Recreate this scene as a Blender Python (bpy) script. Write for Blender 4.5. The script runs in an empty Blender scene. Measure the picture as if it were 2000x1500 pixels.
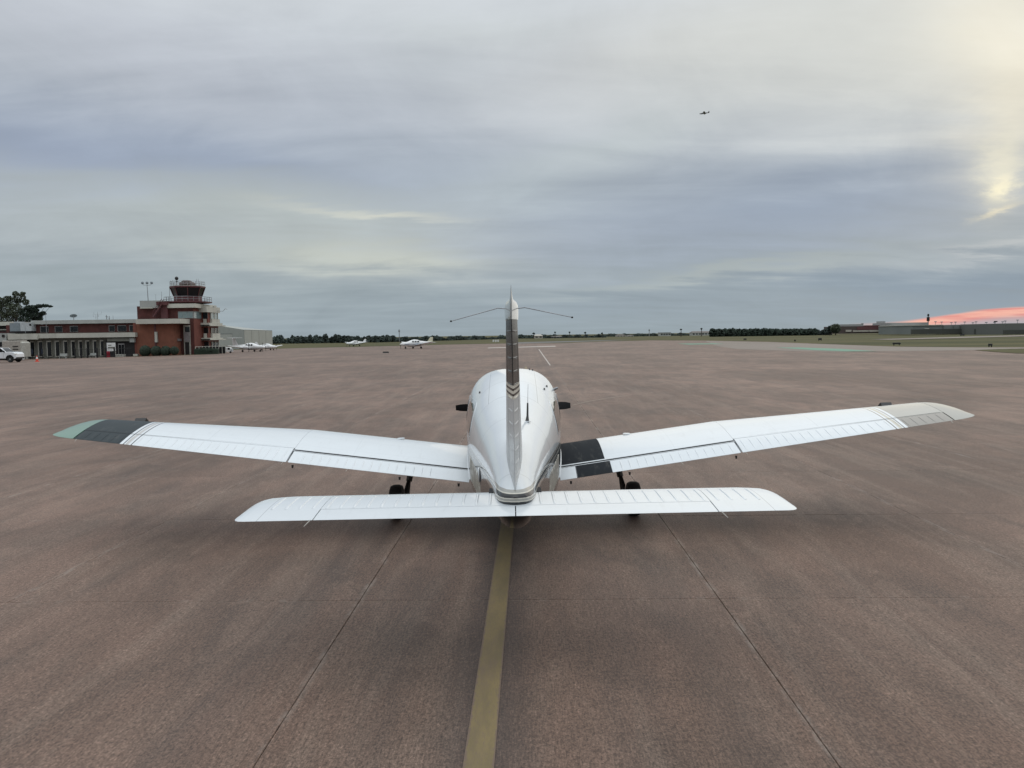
import bpy, bmesh, math, random
from mathutils import Vector, Matrix
random.seed(7)
sc = bpy.context.scene
COL = sc.collection
PI = math.pi

# ---------------------------------------------------------------- camera
CAM_H = 2.36
F = 1500.0                     # focal length in pixels of the 2000 px wide photograph
PITCH = math.atan(95.5/1500.0)
ROLL = 0.0135
fw = Vector((0, math.cos(PITCH), -math.sin(PITCH)))
r0 = Vector((1, 0, 0)); u0 = r0.cross(fw)
cr = r0*math.cos(ROLL) - u0*math.sin(ROLL)
cu = u0*math.cos(ROLL) + r0*math.sin(ROLL)
cam = bpy.data.cameras.new('camera'); camo = bpy.data.objects.new('camera', cam); COL.objects.link(camo)
M = Matrix((cr, cu, -fw)).transposed().to_4x4(); M.translation = Vector((0, 0, CAM_H))
camo.matrix_world = M
cam.sensor_fit = 'HORIZONTAL'; cam.sensor_width = 36; cam.lens = 27.0
cam.clip_start = 0.05; cam.clip_end = 20000
sc.camera = camo
CP = Vector((0, 0, CAM_H))

def ray(u, v):
    return (fw*F + cr*(u-1000) - cu*(v-750)).normalized()
def P(u, v, D):
    d = ray(u, v); return CP + d*(D/d.y)
HEAD = math.atan(36/1500.0)    # the slabs run 1.4 degrees to the right of the view
ch, sh = math.cos(HEAD), math.sin(HEAD)
def pav(x, y): return (x*ch - y*sh, x*sh + y*ch)          # world -> pavement frame
def unpav(x, y): return (x*ch + y*sh, -x*sh + y*ch)
def gz(x, y):
    px = pav(x, y)[0]
    return -0.0140*min(max(-px-24, 0), 66)
def G(u, v):
    d = ray(u, v); z = 0
    for _ in range(12):
        t = (z-CAM_H)/d.z; p = CP + d*t; z = gz(p.x, p.y)
    return Vector((p.x, p.y, z))

# ---------------------------------------------------------------- world
def azel(u, v):
    d = ray(u, v); return math.atan2(d.x, d.y), math.asin(d.z)
def lin(r, g, b):
    f = lambda c: (c/255/12.92 if c/255 <= .04045 else ((c/255+.055)/1.055)**2.4)
    return (f(r), f(g), f(b))
W = bpy.data.worlds.new('World'); sc.world = W; W.use_nodes = True
nt = W.node_tree; nt.nodes.clear()
class NT:
    def __init__(s, nt): s.t = nt
    def n(s, typ, **k):
        o = s.t.nodes.new(typ)
        for a, b in k.items(): setattr(o, a, b)
        return o
    def link(s, a, b): s.t.links.new(a, b)
    def put(s, sock, v):
        if isinstance(v, bpy.types.NodeSocket): s.t.links.new(v, sock)
        elif v is not None: sock.default_value = v
    def m(s, op, a, b=None, c=None, clamp=False):
        o = s.n('ShaderNodeMath', operation=op); o.use_clamp = clamp
        s.put(o.inputs[0], a)
        if b is not None: s.put(o.inputs[1], b)
        if c is not None: s.put(o.inputs[2], c)
        return o.outputs[0]
    def mix(s, f, a, b, blend='MIX'):
        o = s.n('ShaderNodeMix', data_type='RGBA', blend_type=blend)
        s.put(o.inputs[0], f)
        for i, x in ((6, a), (7, b)):
            if isinstance(x, tuple): x = (x[0], x[1], x[2], 1)
            s.put(o.inputs[i], x)
        return o.outputs[2]
    def sstep(s, v, a, b):
        o = s.n('ShaderNodeMapRange', interpolation_type='SMOOTHSTEP')
        s.put(o.inputs[0], v); o.inputs[1].default_value = a; o.inputs[2].default_value = b
        return o.outputs[0]
    def noise(s, vec, scale, detail=4, rough=.55, dist=0):
        o = s.n('ShaderNodeTexNoise'); s.put(o.inputs['Vector'], vec)
        o.inputs['Scale'].default_value = scale; o.inputs['Detail'].default_value = detail
        o.inputs['Roughness'].default_value = rough; o.inputs['Distortion'].default_value = dist
        return o.outputs[0]
    def comb(s, x, y, z):
        o = s.n('ShaderNodeCombineXYZ')
        for i, v in enumerate((x, y, z)): s.put(o.inputs[i], v)
        return o.outputs[0]
    def sep(s, v):
        o = s.n('ShaderNodeSeparateXYZ'); s.put(o.inputs[0], v); return o.outputs
    def mapping(s, v, scale=(1, 1, 1), rot=(0, 0, 0), loc=(0, 0, 0)):
        o = s.n('ShaderNodeMapping'); s.put(o.inputs[0], v)
        o.inputs['Scale'].default_value = scale; o.inputs['Rotation'].default_value = rot; o.inputs['Location'].default_value = loc
        return o.outputs[0]
w = NT(nt)
tc = w.n('ShaderNodeTexCoord')
sx, sy, sz = w.sep(tc.outputs['Generated'])
az = w.m('ARCTAN2', sx, sy); el = w.m('ARCSINE', sz)
zc = w.m('ADD', w.m('ABSOLUTE', sz), .12)
pl = w.comb(w.m('DIVIDE', sx, zc), w.m('DIVIDE', sy, zc), 0.0)      # the cloud deck seen in perspective
n1 = w.noise(w.mapping(pl, (.55, .9, 1), (0, 0, .25)), 1.0, 6, .5, .3)
n2 = w.noise(w.mapping(pl, (.9, 2.2, 1), (0, 0, -.2), (3, 7, 0)), 1.0, 7, .55, .4)
n3 = w.noise(w.mapping(tc.outputs['Generated'], (3, 3, 16)), 1.0, 5, .55, .2)
# warp the angles with soft noise so that no patch has a regular outline
waz = w.m('MULTIPLY_ADD', w.m('SUBTRACT', n1, .5), .30, az)
wel = w.m('MULTIPLY_ADD', w.m('SUBTRACT', n2, .5), .075, el)
n5 = w.noise(w.mapping(tc.outputs['Generated'], (5, 5, 9), (0, .35, 0)), 1.0, 6, .6, .8)
wel = w.m('MULTIPLY_ADD', w.m('SUBTRACT', n3, .5), .028, wel)
wel = w.m('MULTIPLY_ADD', w.m('SUBTRACT', n5, .5), .03, wel)
n4 = w.noise(w.mapping(tc.outputs['Generated'], (22, 22, 60)), 1.0, 5, .65, .3)
waz2 = w.m('MULTIPLY_ADD', w.m('SUBTRACT', n4, .5), .045, az)
wel2 = w.m('MULTIPLY_ADD', w.m('SUBTRACT', n4, .5), -.018, el)
cr_ = w.n('ShaderNodeValToRGB')
w.link(w.m('MULTIPLY_ADD', wel, 1/1.7, .05/1.7), cr_.inputs[0])
R = cr_.color_ramp
stops = [(-.05, (150, 160, 166)), (.005, (151, 163, 171)), (.05, (156, 167, 174)), (.12, (166, 174, 181)), (.2, (172, 180, 190)), (.28, (182, 188, 197)), (.42, (200, 204, 210)), (.65, (232, 238, 246)), (1.2, (246, 251, 255)), (1.6, (250, 253, 255))]
while len(R.elements) < len(stops): R.elements.new(.5)
for e, (a, c) in zip(R.elements, stops):
    e.position = (a+.05)/1.7; k_ = 1.0 if a < .6 else (1.12 if a < 1 else 1.6)      # overcast is brightest overhead
    e.color = (*(q*k_ for q in lin(*c)), 1)
sky = cr_.outputs[0]
def blob(u, v, du, dv, col, k, slope=0.0, warp=1):
    """soft patch of cloud centred on a direction; slope tilts it"""
    global sky
    a0, e0 = azel(u, v); sa = du/1500*.9; se = dv/1500*.95
    A, E = (waz, wel) if warp == 1 else (waz2, wel2)
    da = w.m('SUBTRACT', A, a0)
    de = w.m('SUBTRACT', w.m('SUBTRACT', E, e0), w.m('MULTIPLY', da, slope))
    da = w.m('MULTIPLY', da, 1/sa); de = w.m('MULTIPLY', de, 1/se)
    q = w.m('ADD', w.m('MULTIPLY', da, da), w.m('MULTIPLY', de, de))
    g = w.m('MULTIPLY', w.m('EXPONENT', w.m('MULTIPLY', q, -1)), k)
    sky = w.mix(g, sky, lin(*col))
blob(80, 285, 460, 80, (146, 157, 178), .85, -.05)
blob(480, 300, 330, 55, (150, 161, 180), .85, -.10)
blob(820, 300, 300, 60, (162, 172, 186), .6, -.2)
blob(300, 150, 500, 70, (180, 185, 197), .5, -.1)
blob(120, 30, 420, 60, (194, 198, 208), .5)
blob(700, 75, 170, 40, (178, 182, 192), .5)
blob(900, 60, 300, 60, (201, 206, 209), .6)
blob(950, 190, 260, 45, (190, 196, 203), .5, -.3)
blob(520, 425, 470, 55, (184, 191, 191), .85, .0)
blob(330, 370, 300, 32, (176, 184, 190), .35, .05)
blob(760, 418, 160, 9, (214, 213, 200), .7, -.02)
blob(740, 500, 210, 36, (198, 201, 192), .85, .03)
blob(480, 490, 200, 26, (184, 191, 190), .6, .0)
blob(150, 440, 300, 40, (172, 180, 184), .5)
blob(150, 560, 500, 40, (160, 171, 176), .5)
blob(1120, 430, 260, 60, (168, 176, 187), .5, .1)
blob(1200, 120, 330, 70, (186, 189, 197), .5, .2)
blob(1180, 290, 220, 60, (188, 196, 200), .65, .3)
blob(1050, 380, 160, 40, (178, 187, 193), .5)
blob(1480, 60, 420, 120, (212, 213, 211), .8, .1)
blob(1750, 120, 320, 160, (217, 217, 212), .75)
blob(1990, 60, 150, 170, (246, 237, 216), .6)
blob(1955, 230, 75, 110, (242, 232, 209), .6)
blob(1570, 400, 420, 95, (148, 160, 178), .9, .08)
blob(1240, 440, 260, 60, (158, 168, 183), .55)
blob(1900, 560, 420, 50, (130, 147, 164), .85, -.02)
blob(1420, 535, 330, 15, (172, 180, 181), .75, .09)
blob(1960, 477, 110, 9, (190, 194, 197), .7, .12)
blob(1250, 600, 500, 28, (149, 161, 171), .8)
blob(1955, 325, 34, 62, (238, 231, 208), .65, .3, 2)
blob(1955, 372, 22, 14, (252, 243, 212), .75, .2, 2)
blob(1962, 352, 14, 10, (248, 238, 210), .5, .5, 2)
blob(1946, 413, 30, 7, (240, 228, 198), .6, .35, 2)
# fine wisps
wis = w.m('SUBTRACT', n2, .5)
val = w.m('MULTIPLY_ADD', wis, .34, 1.0)
val = w.m('MULTIPLY_ADD', w.m('SUBTRACT', n3, .5), .09, val)
val = w.m('MULTIPLY_ADD', w.m('SUBTRACT', n5, .5), .24, val)
sky = w.mix(1.0, sky, w.comb(w.m('MULTIPLY', val, 1.03), w.m('MULTIPLY', val, 1.045), w.m('MULTIPLY', val, 1.035)), 'MULTIPLY')
# the glow where the sun stands behind the deck
a0, e0 = azel(1955, 375)
def gl(s1, s2):
    da = w.m('MULTIPLY', w.m('SUBTRACT', az, a0), 1/s1); de = w.m('MULTIPLY', w.m('SUBTRACT', wel, e0), 1/s2)
    return w.m('EXPONENT', w.m('MULTIPLY', w.m('ADD', w.m('MULTIPLY', da, da), w.m('MULTIPLY', de, de)), -1))
sky = w.mix(gl(.022, .016), sky, (.03, .022, .01), 'ADD')
# the clear strip low in the west, lit from below the horizon
et = w.m('MULTIPLY_ADD', w.sstep(az, .44, .585), .0145, .0060)
nst = w.noise(w.mapping(tc.outputs['Generated'], (14, 14, 300)), 1.0, 4, .6)
dz = w.m('MULTIPLY', w.m('SUBTRACT', el, et), 1/.0052)
up = w.m('SUBTRACT', 1.0, w.sstep(w.m('ADD', dz, w.m('MULTIPLY', w.m('SUBTRACT', nst, .5), .5)), .1, .75))
lowm = w.sstep(dz, -3.4, -.6)
msk = w.m('MULTIPLY', w.m('MULTIPLY', up, lowm), w.sstep(az, .40, .50))
msk = w.m('MULTIPLY', msk, w.m('SUBTRACT', 1.0, w.sstep(az, .9, 1.25)))
pink = w.mix(w.sstep(nst, .38, .62), lin(226, 148, 142), lin(246, 186, 168))
sky = w.mix(w.m('MULTIPLY', msk, .96), sky, pink)
lowpale = w.m('MULTIPLY', w.m('MULTIPLY', w.m('SUBTRACT', 1.0, w.sstep(dz, -2.2, -1.0)), w.sstep(az, .35, .52)), .6)
lowpale = w.m('MULTIPLY', lowpale, w.m('SUBTRACT', 1.0, w.sstep(az, .9, 1.25)))
sky = w.mix(lowpale, sky, lin(182, 176, 182))
# the thin deck lets a little of the clear sky through
nish = w.n('ShaderNodeTexSky'); nish.sky_type = 'NISHITA'; nish.sun_disc = False
SUN_AZ, SUN_EL = a0, math.radians(10.5)
nish.sun_elevation = SUN_EL; nish.sun_rotation = SUN_AZ; nish.dust_density = 2.0
clouds = w.mix(1.0, sky, (10.0, 10.0, 10.0), 'MULTIPLY')
allsky = w.mix(.996, nish.outputs[0], clouds)
bg = w.n('ShaderNodeBackground'); w.link(allsky, bg.inputs[0]); bg.inputs[1].default_value = 0.1
wo = w.n('ShaderNodeOutputWorld'); w.link(bg.outputs[0], wo.inputs[0])

sun = bpy.data.lights.new('sun', 'SUN'); suno = bpy.data.objects.new('sun', sun); COL.objects.link(suno)
sun.energy = 0.5; sun.angle = math.radians(70); sun.color = (1, .88, .70)
sd = Vector((math.sin(SUN_AZ)*math.cos(SUN_EL), math.cos(SUN_AZ)*math.cos(SUN_EL), math.sin(SUN_EL)))
suno.rotation_euler = sd.to_track_quat('Z', 'Y').to_euler(); suno.location = (0, 0, 50)

sc.view_settings.view_transform = 'Standard'; sc.view_settings.look = 'None'
sc.view_settings.gamma = 1; sc.view_settings.exposure = 0.0; sc.view_settings.use_curve_mapping = False
sc.render.engine = 'CYCLES'; sc.render.resolution_x = 1024; sc.render.resolution_y = 768

# ---------------------------------------------------------------- helpers
def tag(o, label=None, cat=None, group=None, kind=None):
    if label: o['label'] = label
    if cat: o['category'] = cat
    if group: o['group'] = group
    if kind: o['kind'] = kind
    return o
def empty(name, loc=(0, 0, 0), rz=0, label=None, cat=None, group=None, kind=None):
    o = bpy.data.objects.new(name, None); o.empty_display_size = .3; COL.objects.link(o)
    o.location = loc; o.rotation_euler = (0, 0, rz); return tag(o, label, cat, group, kind)
class MB:
    def __init__(s): s.v = []; s.f = []; s.sm = []; s.mi = []
    def add(s, vs, fs, smooth=False, mi=0):
        k = len(s.v); s.v += [tuple(p) for p in vs]
        for f in fs: s.f.append(tuple(i+k for i in f)); s.sm.append(smooth); s.mi.append(mi)
        return s
    def box(s, x0, x1, y0, y1, z0, z1, mi=0):
        return s.add([(x0, y0, z0), (x1, y0, z0), (x1, y1, z0), (x0, y1, z0), (x0, y0, z1), (x1, y0, z1), (x1, y1, z1), (x0, y1, z1)],
                     [(0, 3, 2, 1), (4, 5, 6, 7), (0, 1, 5, 4), (1, 2, 6, 5), (2, 3, 7, 6), (3, 0, 4, 7)], mi=mi)
    def bbox(s, x0, x1, y0, y1, z0, z1, b=.02, mi=0):     # box with chamfered vertical and top edges
        vs = []
        def ring(z, i):
            return [(x0+i+b, y0+i, z), (x1-i-b, y0+i, z), (x1-i, y0+i+b, z), (x1-i, y1-i-b, z), (x1-i-b, y1-i, z), (x0+i+b, y1-i, z), (x0+i, y1-i-b, z), (x0+i, y0+i+b, z)]
        vs = ring(z0, 0)+ring(z1-b, 0)+ring(z1, b)
        fs = [tuple(range(7, -1, -1)), tuple(range(16, 24))]
        for k in (0, 8):
            for i in range(8): fs.append((k+i, k+(i+1) % 8, k+8+(i+1) % 8, k+8+i))
        return s.add(vs, fs, mi=mi)
    def tube(s, pts, r, n=8, caps=True, smooth=True, mi=0):
        pts = [Vector(p) for p in pts]; rs = r if isinstance(r, (list, tuple)) else [r]*len(pts)
        vs = []; fs = []
        up = None
        for i, p in enumerate(pts):
            t = (pts[min(i+1, len(pts)-1)]-pts[max(i-1, 0)]).normalized()
            a = t.orthogonal().normalized() if up is None else (up - t*up.dot(t)).normalized()
            up = a; b = t.cross(a)
            for k in range(n):
                an = 2*PI*k/n; vs.append(p+(a*math.cos(an)+b*math.sin(an))*rs[i])
        for i in range(len(pts)-1):
            for k in range(n): fs.append((i*n+k, i*n+(k+1) % n, (i+1)*n+(k+1) % n, (i+1)*n+k))
        s.add(vs, fs, smooth, mi)
        if caps:
            m = len(pts)
            s.add(vs[:n], [tuple(range(n-1, -1, -1))], False, mi); s.add(vs[(m-1)*n:], [tuple(range(n))], False, mi)
        return s
    def lathe(s, prof, c=(0, 0, 0), axis='Z', n=24, smooth=True, mi=0):   # prof: (radius, height)
        vs = []; fs = []
        for r, h in prof:
            for k in range(n):
                a = 2*PI*k/n; x, y = r*math.cos(a), r*math.sin(a)
                q = {'Z': (x, y, h), 'X': (h, x, y), 'Y': (y, h, x)}[axis]
                vs.append((q[0]+c[0], q[1]+c[1], q[2]+c[2]))
        m = len(prof)
        for i in range(m-1):
            for k in range(n): fs.append((i*n+k, i*n+(k+1) % n, (i+1)*n+(k+1) % n, (i+1)*n+k))
        s.add(vs, fs, smooth, mi)
        s.add(vs[:n], [tuple(range(n-1, -1, -1))], False, mi); s.add(vs[(m-1)*n:], [tuple(range(n))], False, mi)
        return s
    def loft(s, rings, closed=True, caps=True, smooth=True, mi=0):
        n = len(rings[0]); vs = [p for r in rings for p in r]; fs = []
        for i in range(len(rings)-1):
            for k in range(n if closed else n-1):
                fs.append((i*n+k, i*n+(k+1) % n, (i+1)*n+(k+1) % n, (i+1)*n+k))
        s.add(vs, fs, smooth, mi)
        if caps:
            s.add(rings[0], [tuple(range(n-1, -1, -1))], False, mi); s.add(rings[-1], [tuple(range(n))], False, mi)
        return s
    def prism(s, poly, z0, z1, mi=0):      # poly of (x, y)
        n = len(poly)
        vs = [(x, y, z0) for x, y in poly]+[(x, y, z1) for x, y in poly]
        return s.add(vs, [tuple(range(n-1, -1, -1)), tuple(range(n, 2*n))]+[(i, (i+1) % n, n+(i+1) % n, n+i) for i in range(n)], mi=mi)
    def side(s, poly, x0, x1, mi=0):       # poly of (y, z) extruded along x
        n = len(poly)
        vs = [(x0, y, z) for y, z in poly]+[(x1, y, z) for y, z in poly]
        return s.add(vs, [tuple(range(n)), tuple(range(2*n-1, n-1, -1))]+[(i, n+i, n+(i+1) % n, (i+1) % n) for i in range(n)], mi=mi)
    def mesh(s, name, mats):
        me = bpy.data.meshes.new(name); me.from_pydata(s.v, [], s.f)
        me.polygons.foreach_set('use_smooth', s.sm); me.polygons.foreach_set('material_index', s.mi)
        for m in (mats if isinstance(mats, (list, tuple)) else [mats]): me.materials.append(m)
        me.update(); return me
    def build(s, name, mats, parent=None, fix=True, **k):
        me = s.mesh(name, mats)
        if fix:
            bm = bmesh.new(); bm.from_mesh(me); bmesh.ops.remove_doubles(bm, verts=bm.verts, dist=1e-5)
            bmesh.ops.recalc_face_normals(bm, faces=bm.faces); bm.to_mesh(me); bm.free()
        if any(s.sm): me.set_sharp_from_angle(angle=math.radians(38))
        o = bpy.data.objects.new(name, me); COL.objects.link(o)
        if parent is not None: o.parent = parent
        return tag(o, **k)
def bevel(o, wd=.01, seg=2, ang=40):
    m = o.modifiers.new('bevel', 'BEVEL'); m.width = wd; m.segments = seg; m.limit_method = 'ANGLE'; m.angle_limit = math.radians(ang)
    return o
def copy_tree(o, parent=None):
    c = o.copy(); COL.objects.link(c)
    if parent is not None: c.parent = parent
    for k in list(o.children): copy_tree(k, c)
    return c

# ---------------------------------------------------------------- materials
MATS = {}
def mat(name, col, rough=.6, metal=0, spec=.5, var=.12, scale=3.0, bump=0, coat=0, emit=None, grime=None, bscale=None):
    if name in MATS: return MATS[name]
    m = bpy.data.materials.new(name); m.use_nodes = True; t = NT(m.node_tree); b = m.node_tree.nodes['Principled BSDF']
    tcx = t.n('ShaderNodeTexCoord'); v = tcx.outputs['Object']
    n = t.noise(v, scale, 5, .6)
    f = t.sstep(n, .3, .7)
    c1 = tuple(c*(1-var) for c in col); c2 = tuple(min(1, c*(1+var)) for c in col)
    c = t.mix(f, c1, c2)
    if grime:
        g = t.sstep(t.noise(t.mapping(v, (2, 2, .35)), scale*.8, 6, .65), .52, .8)
        c = t.mix(t.m('MULTIPLY', g, grime[3]), c, grime[:3])
    t.link(c, b.inputs['Base Color'])
    b.inputs['Roughness'].default_value = rough; b.inputs['Metallic'].default_value = metal
    b.inputs['Specular IOR Level'].default_value = spec
    if coat: b.inputs['Coat Weight'].default_value = coat; b.inputs['Coat Roughness'].default_value = .06
    if bump:
        bp = t.n('ShaderNodeBump'); bp.inputs['Strength'].default_value = bump; bp.inputs['Distance'].default_value = .02
        t.link(t.noise(v, bscale or scale*8, 4, .6), bp.inputs['Height']); t.link(bp.outputs[0], b.inputs['Normal'])
    MATS[name] = m; m['_'] = 1
    return m
# ---------------------------------------------------------------- apron material, in the slabs' own frame
SL_W, SL_L = 3.21, 3.12; JX0 = 1.654; JY0 = 6.69+.04          # a joint at x' = JX0, one at y' = JY0
def concrete(name, gain=1.0, near=True):
    m = bpy.data.materials.new(name); m.use_nodes = True; t = NT(m.node_tree); b = m.node_tree.nodes['Principled BSDF']
    g = t.n('ShaderNodeNewGeometry')
    p = t.mapping(g.outputs['Position'], rot=(0, 0, HEAD))
    x, y, z = t.sep(p)
    big = t.sstep(t.noise(t.mapping(p, (.16, .09, .1)), 1, 6, .6, .4), .36, .64)
    med = t.sstep(t.noise(t.mapping(p, (.8, .45, 1), loc=(4, 2, 0)), 1, 6, .65, .6), .35, .68)
    wide = t.sstep(t.noise(t.mapping(p, (.035, .11, 1), (0, 0, .12)), 1, 7, .62, .5), .40, .66)
    streak = t.sstep(t.noise(t.mapping(p, (1.9, .16, 1), (0, 0, .07)), 1, 7, .72, 1.1), .44, .66)
    streak2 = t.sstep(t.noise(t.mapping(p, (2.0, .22, 1), (0, 0, -.6), (9, 3, 0)), 1, 6, .72, .9), .50, .68)
    broom = t.noise(t.mapping(p, (95, 7, 1)), 1, 4, .75, .3)
    fine = t.noise(t.mapping(p, (48, 30, 1)), 1, 5, .78, .2)
    grit = t.noise(t.mapping(p, (85, 70, 1)), 1, 2, .6)
    c = t.mix(big, (.132, .083, .061), (.226, .146, .111))
    c = t.mix(t.m('MULTIPLY', med, .60), c, (.078, .056, .044))
    c = t.mix(t.m('MULTIPLY', wide, .25), c, (.084, .061, .049))
    c = t.mix(t.m('MULTIPLY', streak, .26), c, (.275, .205, .160))
    c = t.mix(t.m('MULTIPLY', streak2, .30), c, (.062, .048, .042))
    blot = t.sstep(t.noise(t.mapping(p, (2.6, 1.7, 1), loc=(1, 8, 0)), 1, 7, .72, .5), .52, .72)
    c = t.mix(t.m('MULTIPLY', blot, .46), c, (.235, .160, .122))
    # coarse aggregate: light and dark grains
    gr = t.m('MULTIPLY_ADD', t.m('SUBTRACT', fine, .5), 3.4, 1.0)
    gr = t.m('MULTIPLY', gr, t.m('MULTIPLY_ADD', t.m('SUBTRACT', broom, .5), 1.7, 1.0))
    gr = t.m('MULTIPLY', gr, t.m('MULTIPLY_ADD', t.m('SUBTRACT', grit, .5), 1.6, 1.0))
    gr = t.m('MAXIMUM', gr, .3)
    c = t.mix(1.0, c, t.comb(gr, gr, gr), 'MULTIPLY')
    pale = t.sstep(t.noise(t.mapping(p, (60, 42, 1), loc=(5, 5, 5)), 1, 3, .7), .66, .76)
    c = t.mix(t.m('MULTIPLY', pale, .6), c, (.37, .29, .24))
    # rubber and oil beside the yellow line, its edges broken up
    wob = t.m('MULTIPLY_ADD', t.m('SUBTRACT', t.noise(t.mapping(p, (1.2, .5, 1)), 1, 5, .7), .5), .5, x)
    d1 = t.m('ABSOLUTE', t.m('ADD', wob, .31))
    rb = t.m('SUBTRACT', 1.0, t.sstep(d1, .05, .42))
    rb = t.m('MULTIPLY', rb, t.m('SUBTRACT', 1.0, t.m('MULTIPLY', t.sstep(y, 12, 60), .8)))
    c = t.mix(t.m('MULTIPLY', rb, .5), c, (.040, .036, .036))
    # two tyre tracks each side where aeroplanes taxi in
    for off, k in ((-2.05, .22), (1.25, .22), (-.95, .14), (.62, .14)):
        q = t.m('SUBTRACT', 1.0, t.sstep(t.m('ABSOLUTE', t.m('SUBTRACT', wob, off)), .04, .30))
        c = t.mix(t.m('MULTIPLY', q, k), c, (.055, .047, .044))
    # pale spalled edges along the joints
    jn = t.noise(t.mapping(p, (6, 1.6, 1), loc=(0, 3, 0)), 1, 7, .8)
    fx = t.m('ABSOLUTE', t.m('SUBTRACT', t.m('FRACT', t.m('ADD', t.m('DIVIDE', t.m('SUBTRACT', x, JX0), SL_W), 100.5)), .5))
    fx = t.m('MULTIPLY', fx, SL_W)
    ex = t.m('MULTIPLY', t.m('SUBTRACT', 1.0, t.sstep(fx, .0, .055)), t.sstep(jn, .44, .66))
    c = t.mix(t.m('MULTIPLY', ex, .60), c, (.34, .29, .25))
    fy = t.m('ABSOLUTE', t.m('SUBTRACT', t.m('FRACT', t.m('ADD', t.m('DIVIDE', t.m('SUBTRACT', y, JY0), SL_L), 100.5)), .5))
    fy = t.m('MULTIPLY', fy, SL_L)
    ey = t.m('MULTIPLY', t.m('SUBTRACT', 1.0, t.sstep(fy, .0, .05)), t.sstep(jn, .5, .62))
    c = t.mix(t.m('MULTIPLY', ey, .35), c, (.30, .25, .21))
    if not near:    # joints of the far slabs are only colour: each is far thinner than a pixel there
        jf = t.m('SUBTRACT', 1.0, t.sstep(fx, .004, .05))
        c = t.mix(t.m('MULTIPLY', jf, .35), c, (.09, .07, .06))
    oi = t.n('ShaderNodeObjectInfo')
    k = t.m('MULTIPLY_ADD', t.m('SUBTRACT', oi.outputs['Random'], .5), .10 if near else 0.0, gain)
    c = t.mix(1.0, c, t.comb(k, k, k), 'MULTIPLY')
    t.link(c, b.inputs['Base Color'])
    rr = t.m('MULTIPLY_ADD', fine, .25, .56); t.link(rr, b.inputs['Roughness'])
    b.inputs['Specular IOR Level'].default_value = .33
    bp = t.n('ShaderNodeBump'); bp.inputs['Strength'].default_value = .7; bp.inputs['Distance'].default_value = .008
    t.link(t.m('ADD', fine, t.m('MULTIPLY', broom, .8)), bp.inputs['Height']); t.link(bp.outputs[0], b.inputs['Normal'])
    return m
M_slab = concrete('weathered_red_brown_concrete'); M_far = concrete('weathered_red_brown_concrete_far', 1.0, False)

def ground_mat(name, c1, c2, c3, rough=.95):
    m = bpy.data.materials.new(name); m.use_nodes = True; t = NT(m.node_tree); b = m.node_tree.nodes['Principled BSDF']
    g = t.n('ShaderNodeNewGeometry'); p = g.outputs['Position']
    a = t.sstep(t.noise(t.mapping(p, (.012, .035, .1)), 1, 7, .65, .6), .36, .64)
    bb = t.sstep(t.noise(t.mapping(p, (.004, .10, .1), loc=(3, 1, 0)), 1, 5, .6, .3), .42, .62)
    f = t.noise(p, 1.7, 5, .7)
    c = t.mix(a, c1, c2); c = t.mix(t.m('MULTIPLY', bb, .6), c, c3)
    k = t.m('MULTIPLY_ADD', t.m('SUBTRACT', f, .5), .9, 1.0)
    c = t.mix(1.0, c, t.comb(k, k, k), 'MULTIPLY')
    t.link(c, b.inputs['Base Color']); b.inputs['Roughness'].default_value = rough; b.inputs['Specular IOR Level'].default_value = .15
    return m
M_grass = ground_mat('autumn_grass', (.052, .055, .024), (.088, .080, .036), (.120, .104, .048))
M_lightc = ground_mat('pale_concrete', (.235, .20, .172), (.205, .172, .145), (.225, .19, .165), .75)
M_joint = mat('joint_sealant', (.085, .068, .056), .9, var=.75, scale=.9)

def flat(poly, name, m, z=.0, sub=1, **k):
    """sheet of paint or paving: world points (x, y), at the height of the ground"""
    vs = [(x, y, gz(x, y)+z) for x, y in poly]
    return MB().add(vs, [tuple(range(len(vs)))]).build(name, m, fix=False, **k)

# grass: one sheet to the horizon, following the fall of the ground to the left
xs = [-6000, -1200, -400, -160, -90, -24, 0, 60, 200, 600, 1600, 7000]; ys = [-600, -40, 0, 60, 150, 300, 600, 1200, 3000, 9000]
vs = []; fs = []
for a in xs:
    for bq in ys:
        X, Y = unpav(a, bq); vs.append((X, Y, gz(X, Y)-.035))
for i in range(len(xs)-1):
    for j in range(len(ys)-1): k = i*len(ys)+j; fs.append((k, k+len(ys), k+len(ys)+1, k+1))
g_ = MB().add(vs, fs).build('grass_field', M_grass, fix=False, kind='structure')

# the apron
edge = [(600, 679.5), (700, 677.5), (840, 674), (985, 671), (1090, 670.5), (1180, 667), (1270, 664.8), (1380, 665.3), (1500, 667.6), (1600, 671.5), (1750, 677), (1900, 678.3), (2000, 678.3), (2150, 678.5)]
E = [G(u, v) for u, v in edge]; Ep = [pav(p.x, p.y) for p in E]
i0 = max(i for i, p in enumerate(Ep) if p[0] < -24)
f_ = (-24-Ep[i0][0])/(Ep[i0+1][0]-Ep[i0][0]); mid = (-24, Ep[i0][1]+(Ep[i0+1][1]-Ep[i0][1])*f_)
NX0, NX1 = -8, 6            # slab columns either side of the joint at JX0
NY0, NY1 = -3, 9
SX0, SX1 = JX0+NX0*SL_W, JX0+NX1*SL_W
SX0 = JX0-8*SL_W; SY0, SY1 = JY0+NY0*SL_L, JY0+NY1*SL_L
ap = MB()
def apoly(pp):
    ap.add([(*unpav(x, y), gz(*unpav(x, y))) for x, y in pp], [tuple(range(len(pp)))])
right = [p for p in Ep[i0+1:]]
XL = SX0
apoly([(-24, SY1)]+[(XL, SY1)]*(XL > -24)+[(SX1, SY1), (150, SY1)]+[(150, right[-1][1])]+right[::-1]+[mid])
apoly([(-90, -60), (-24, -60), (-24, SY1), mid]+Ep[:i0+1][::-1]+[(-90, Ep[0][1])])
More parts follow.
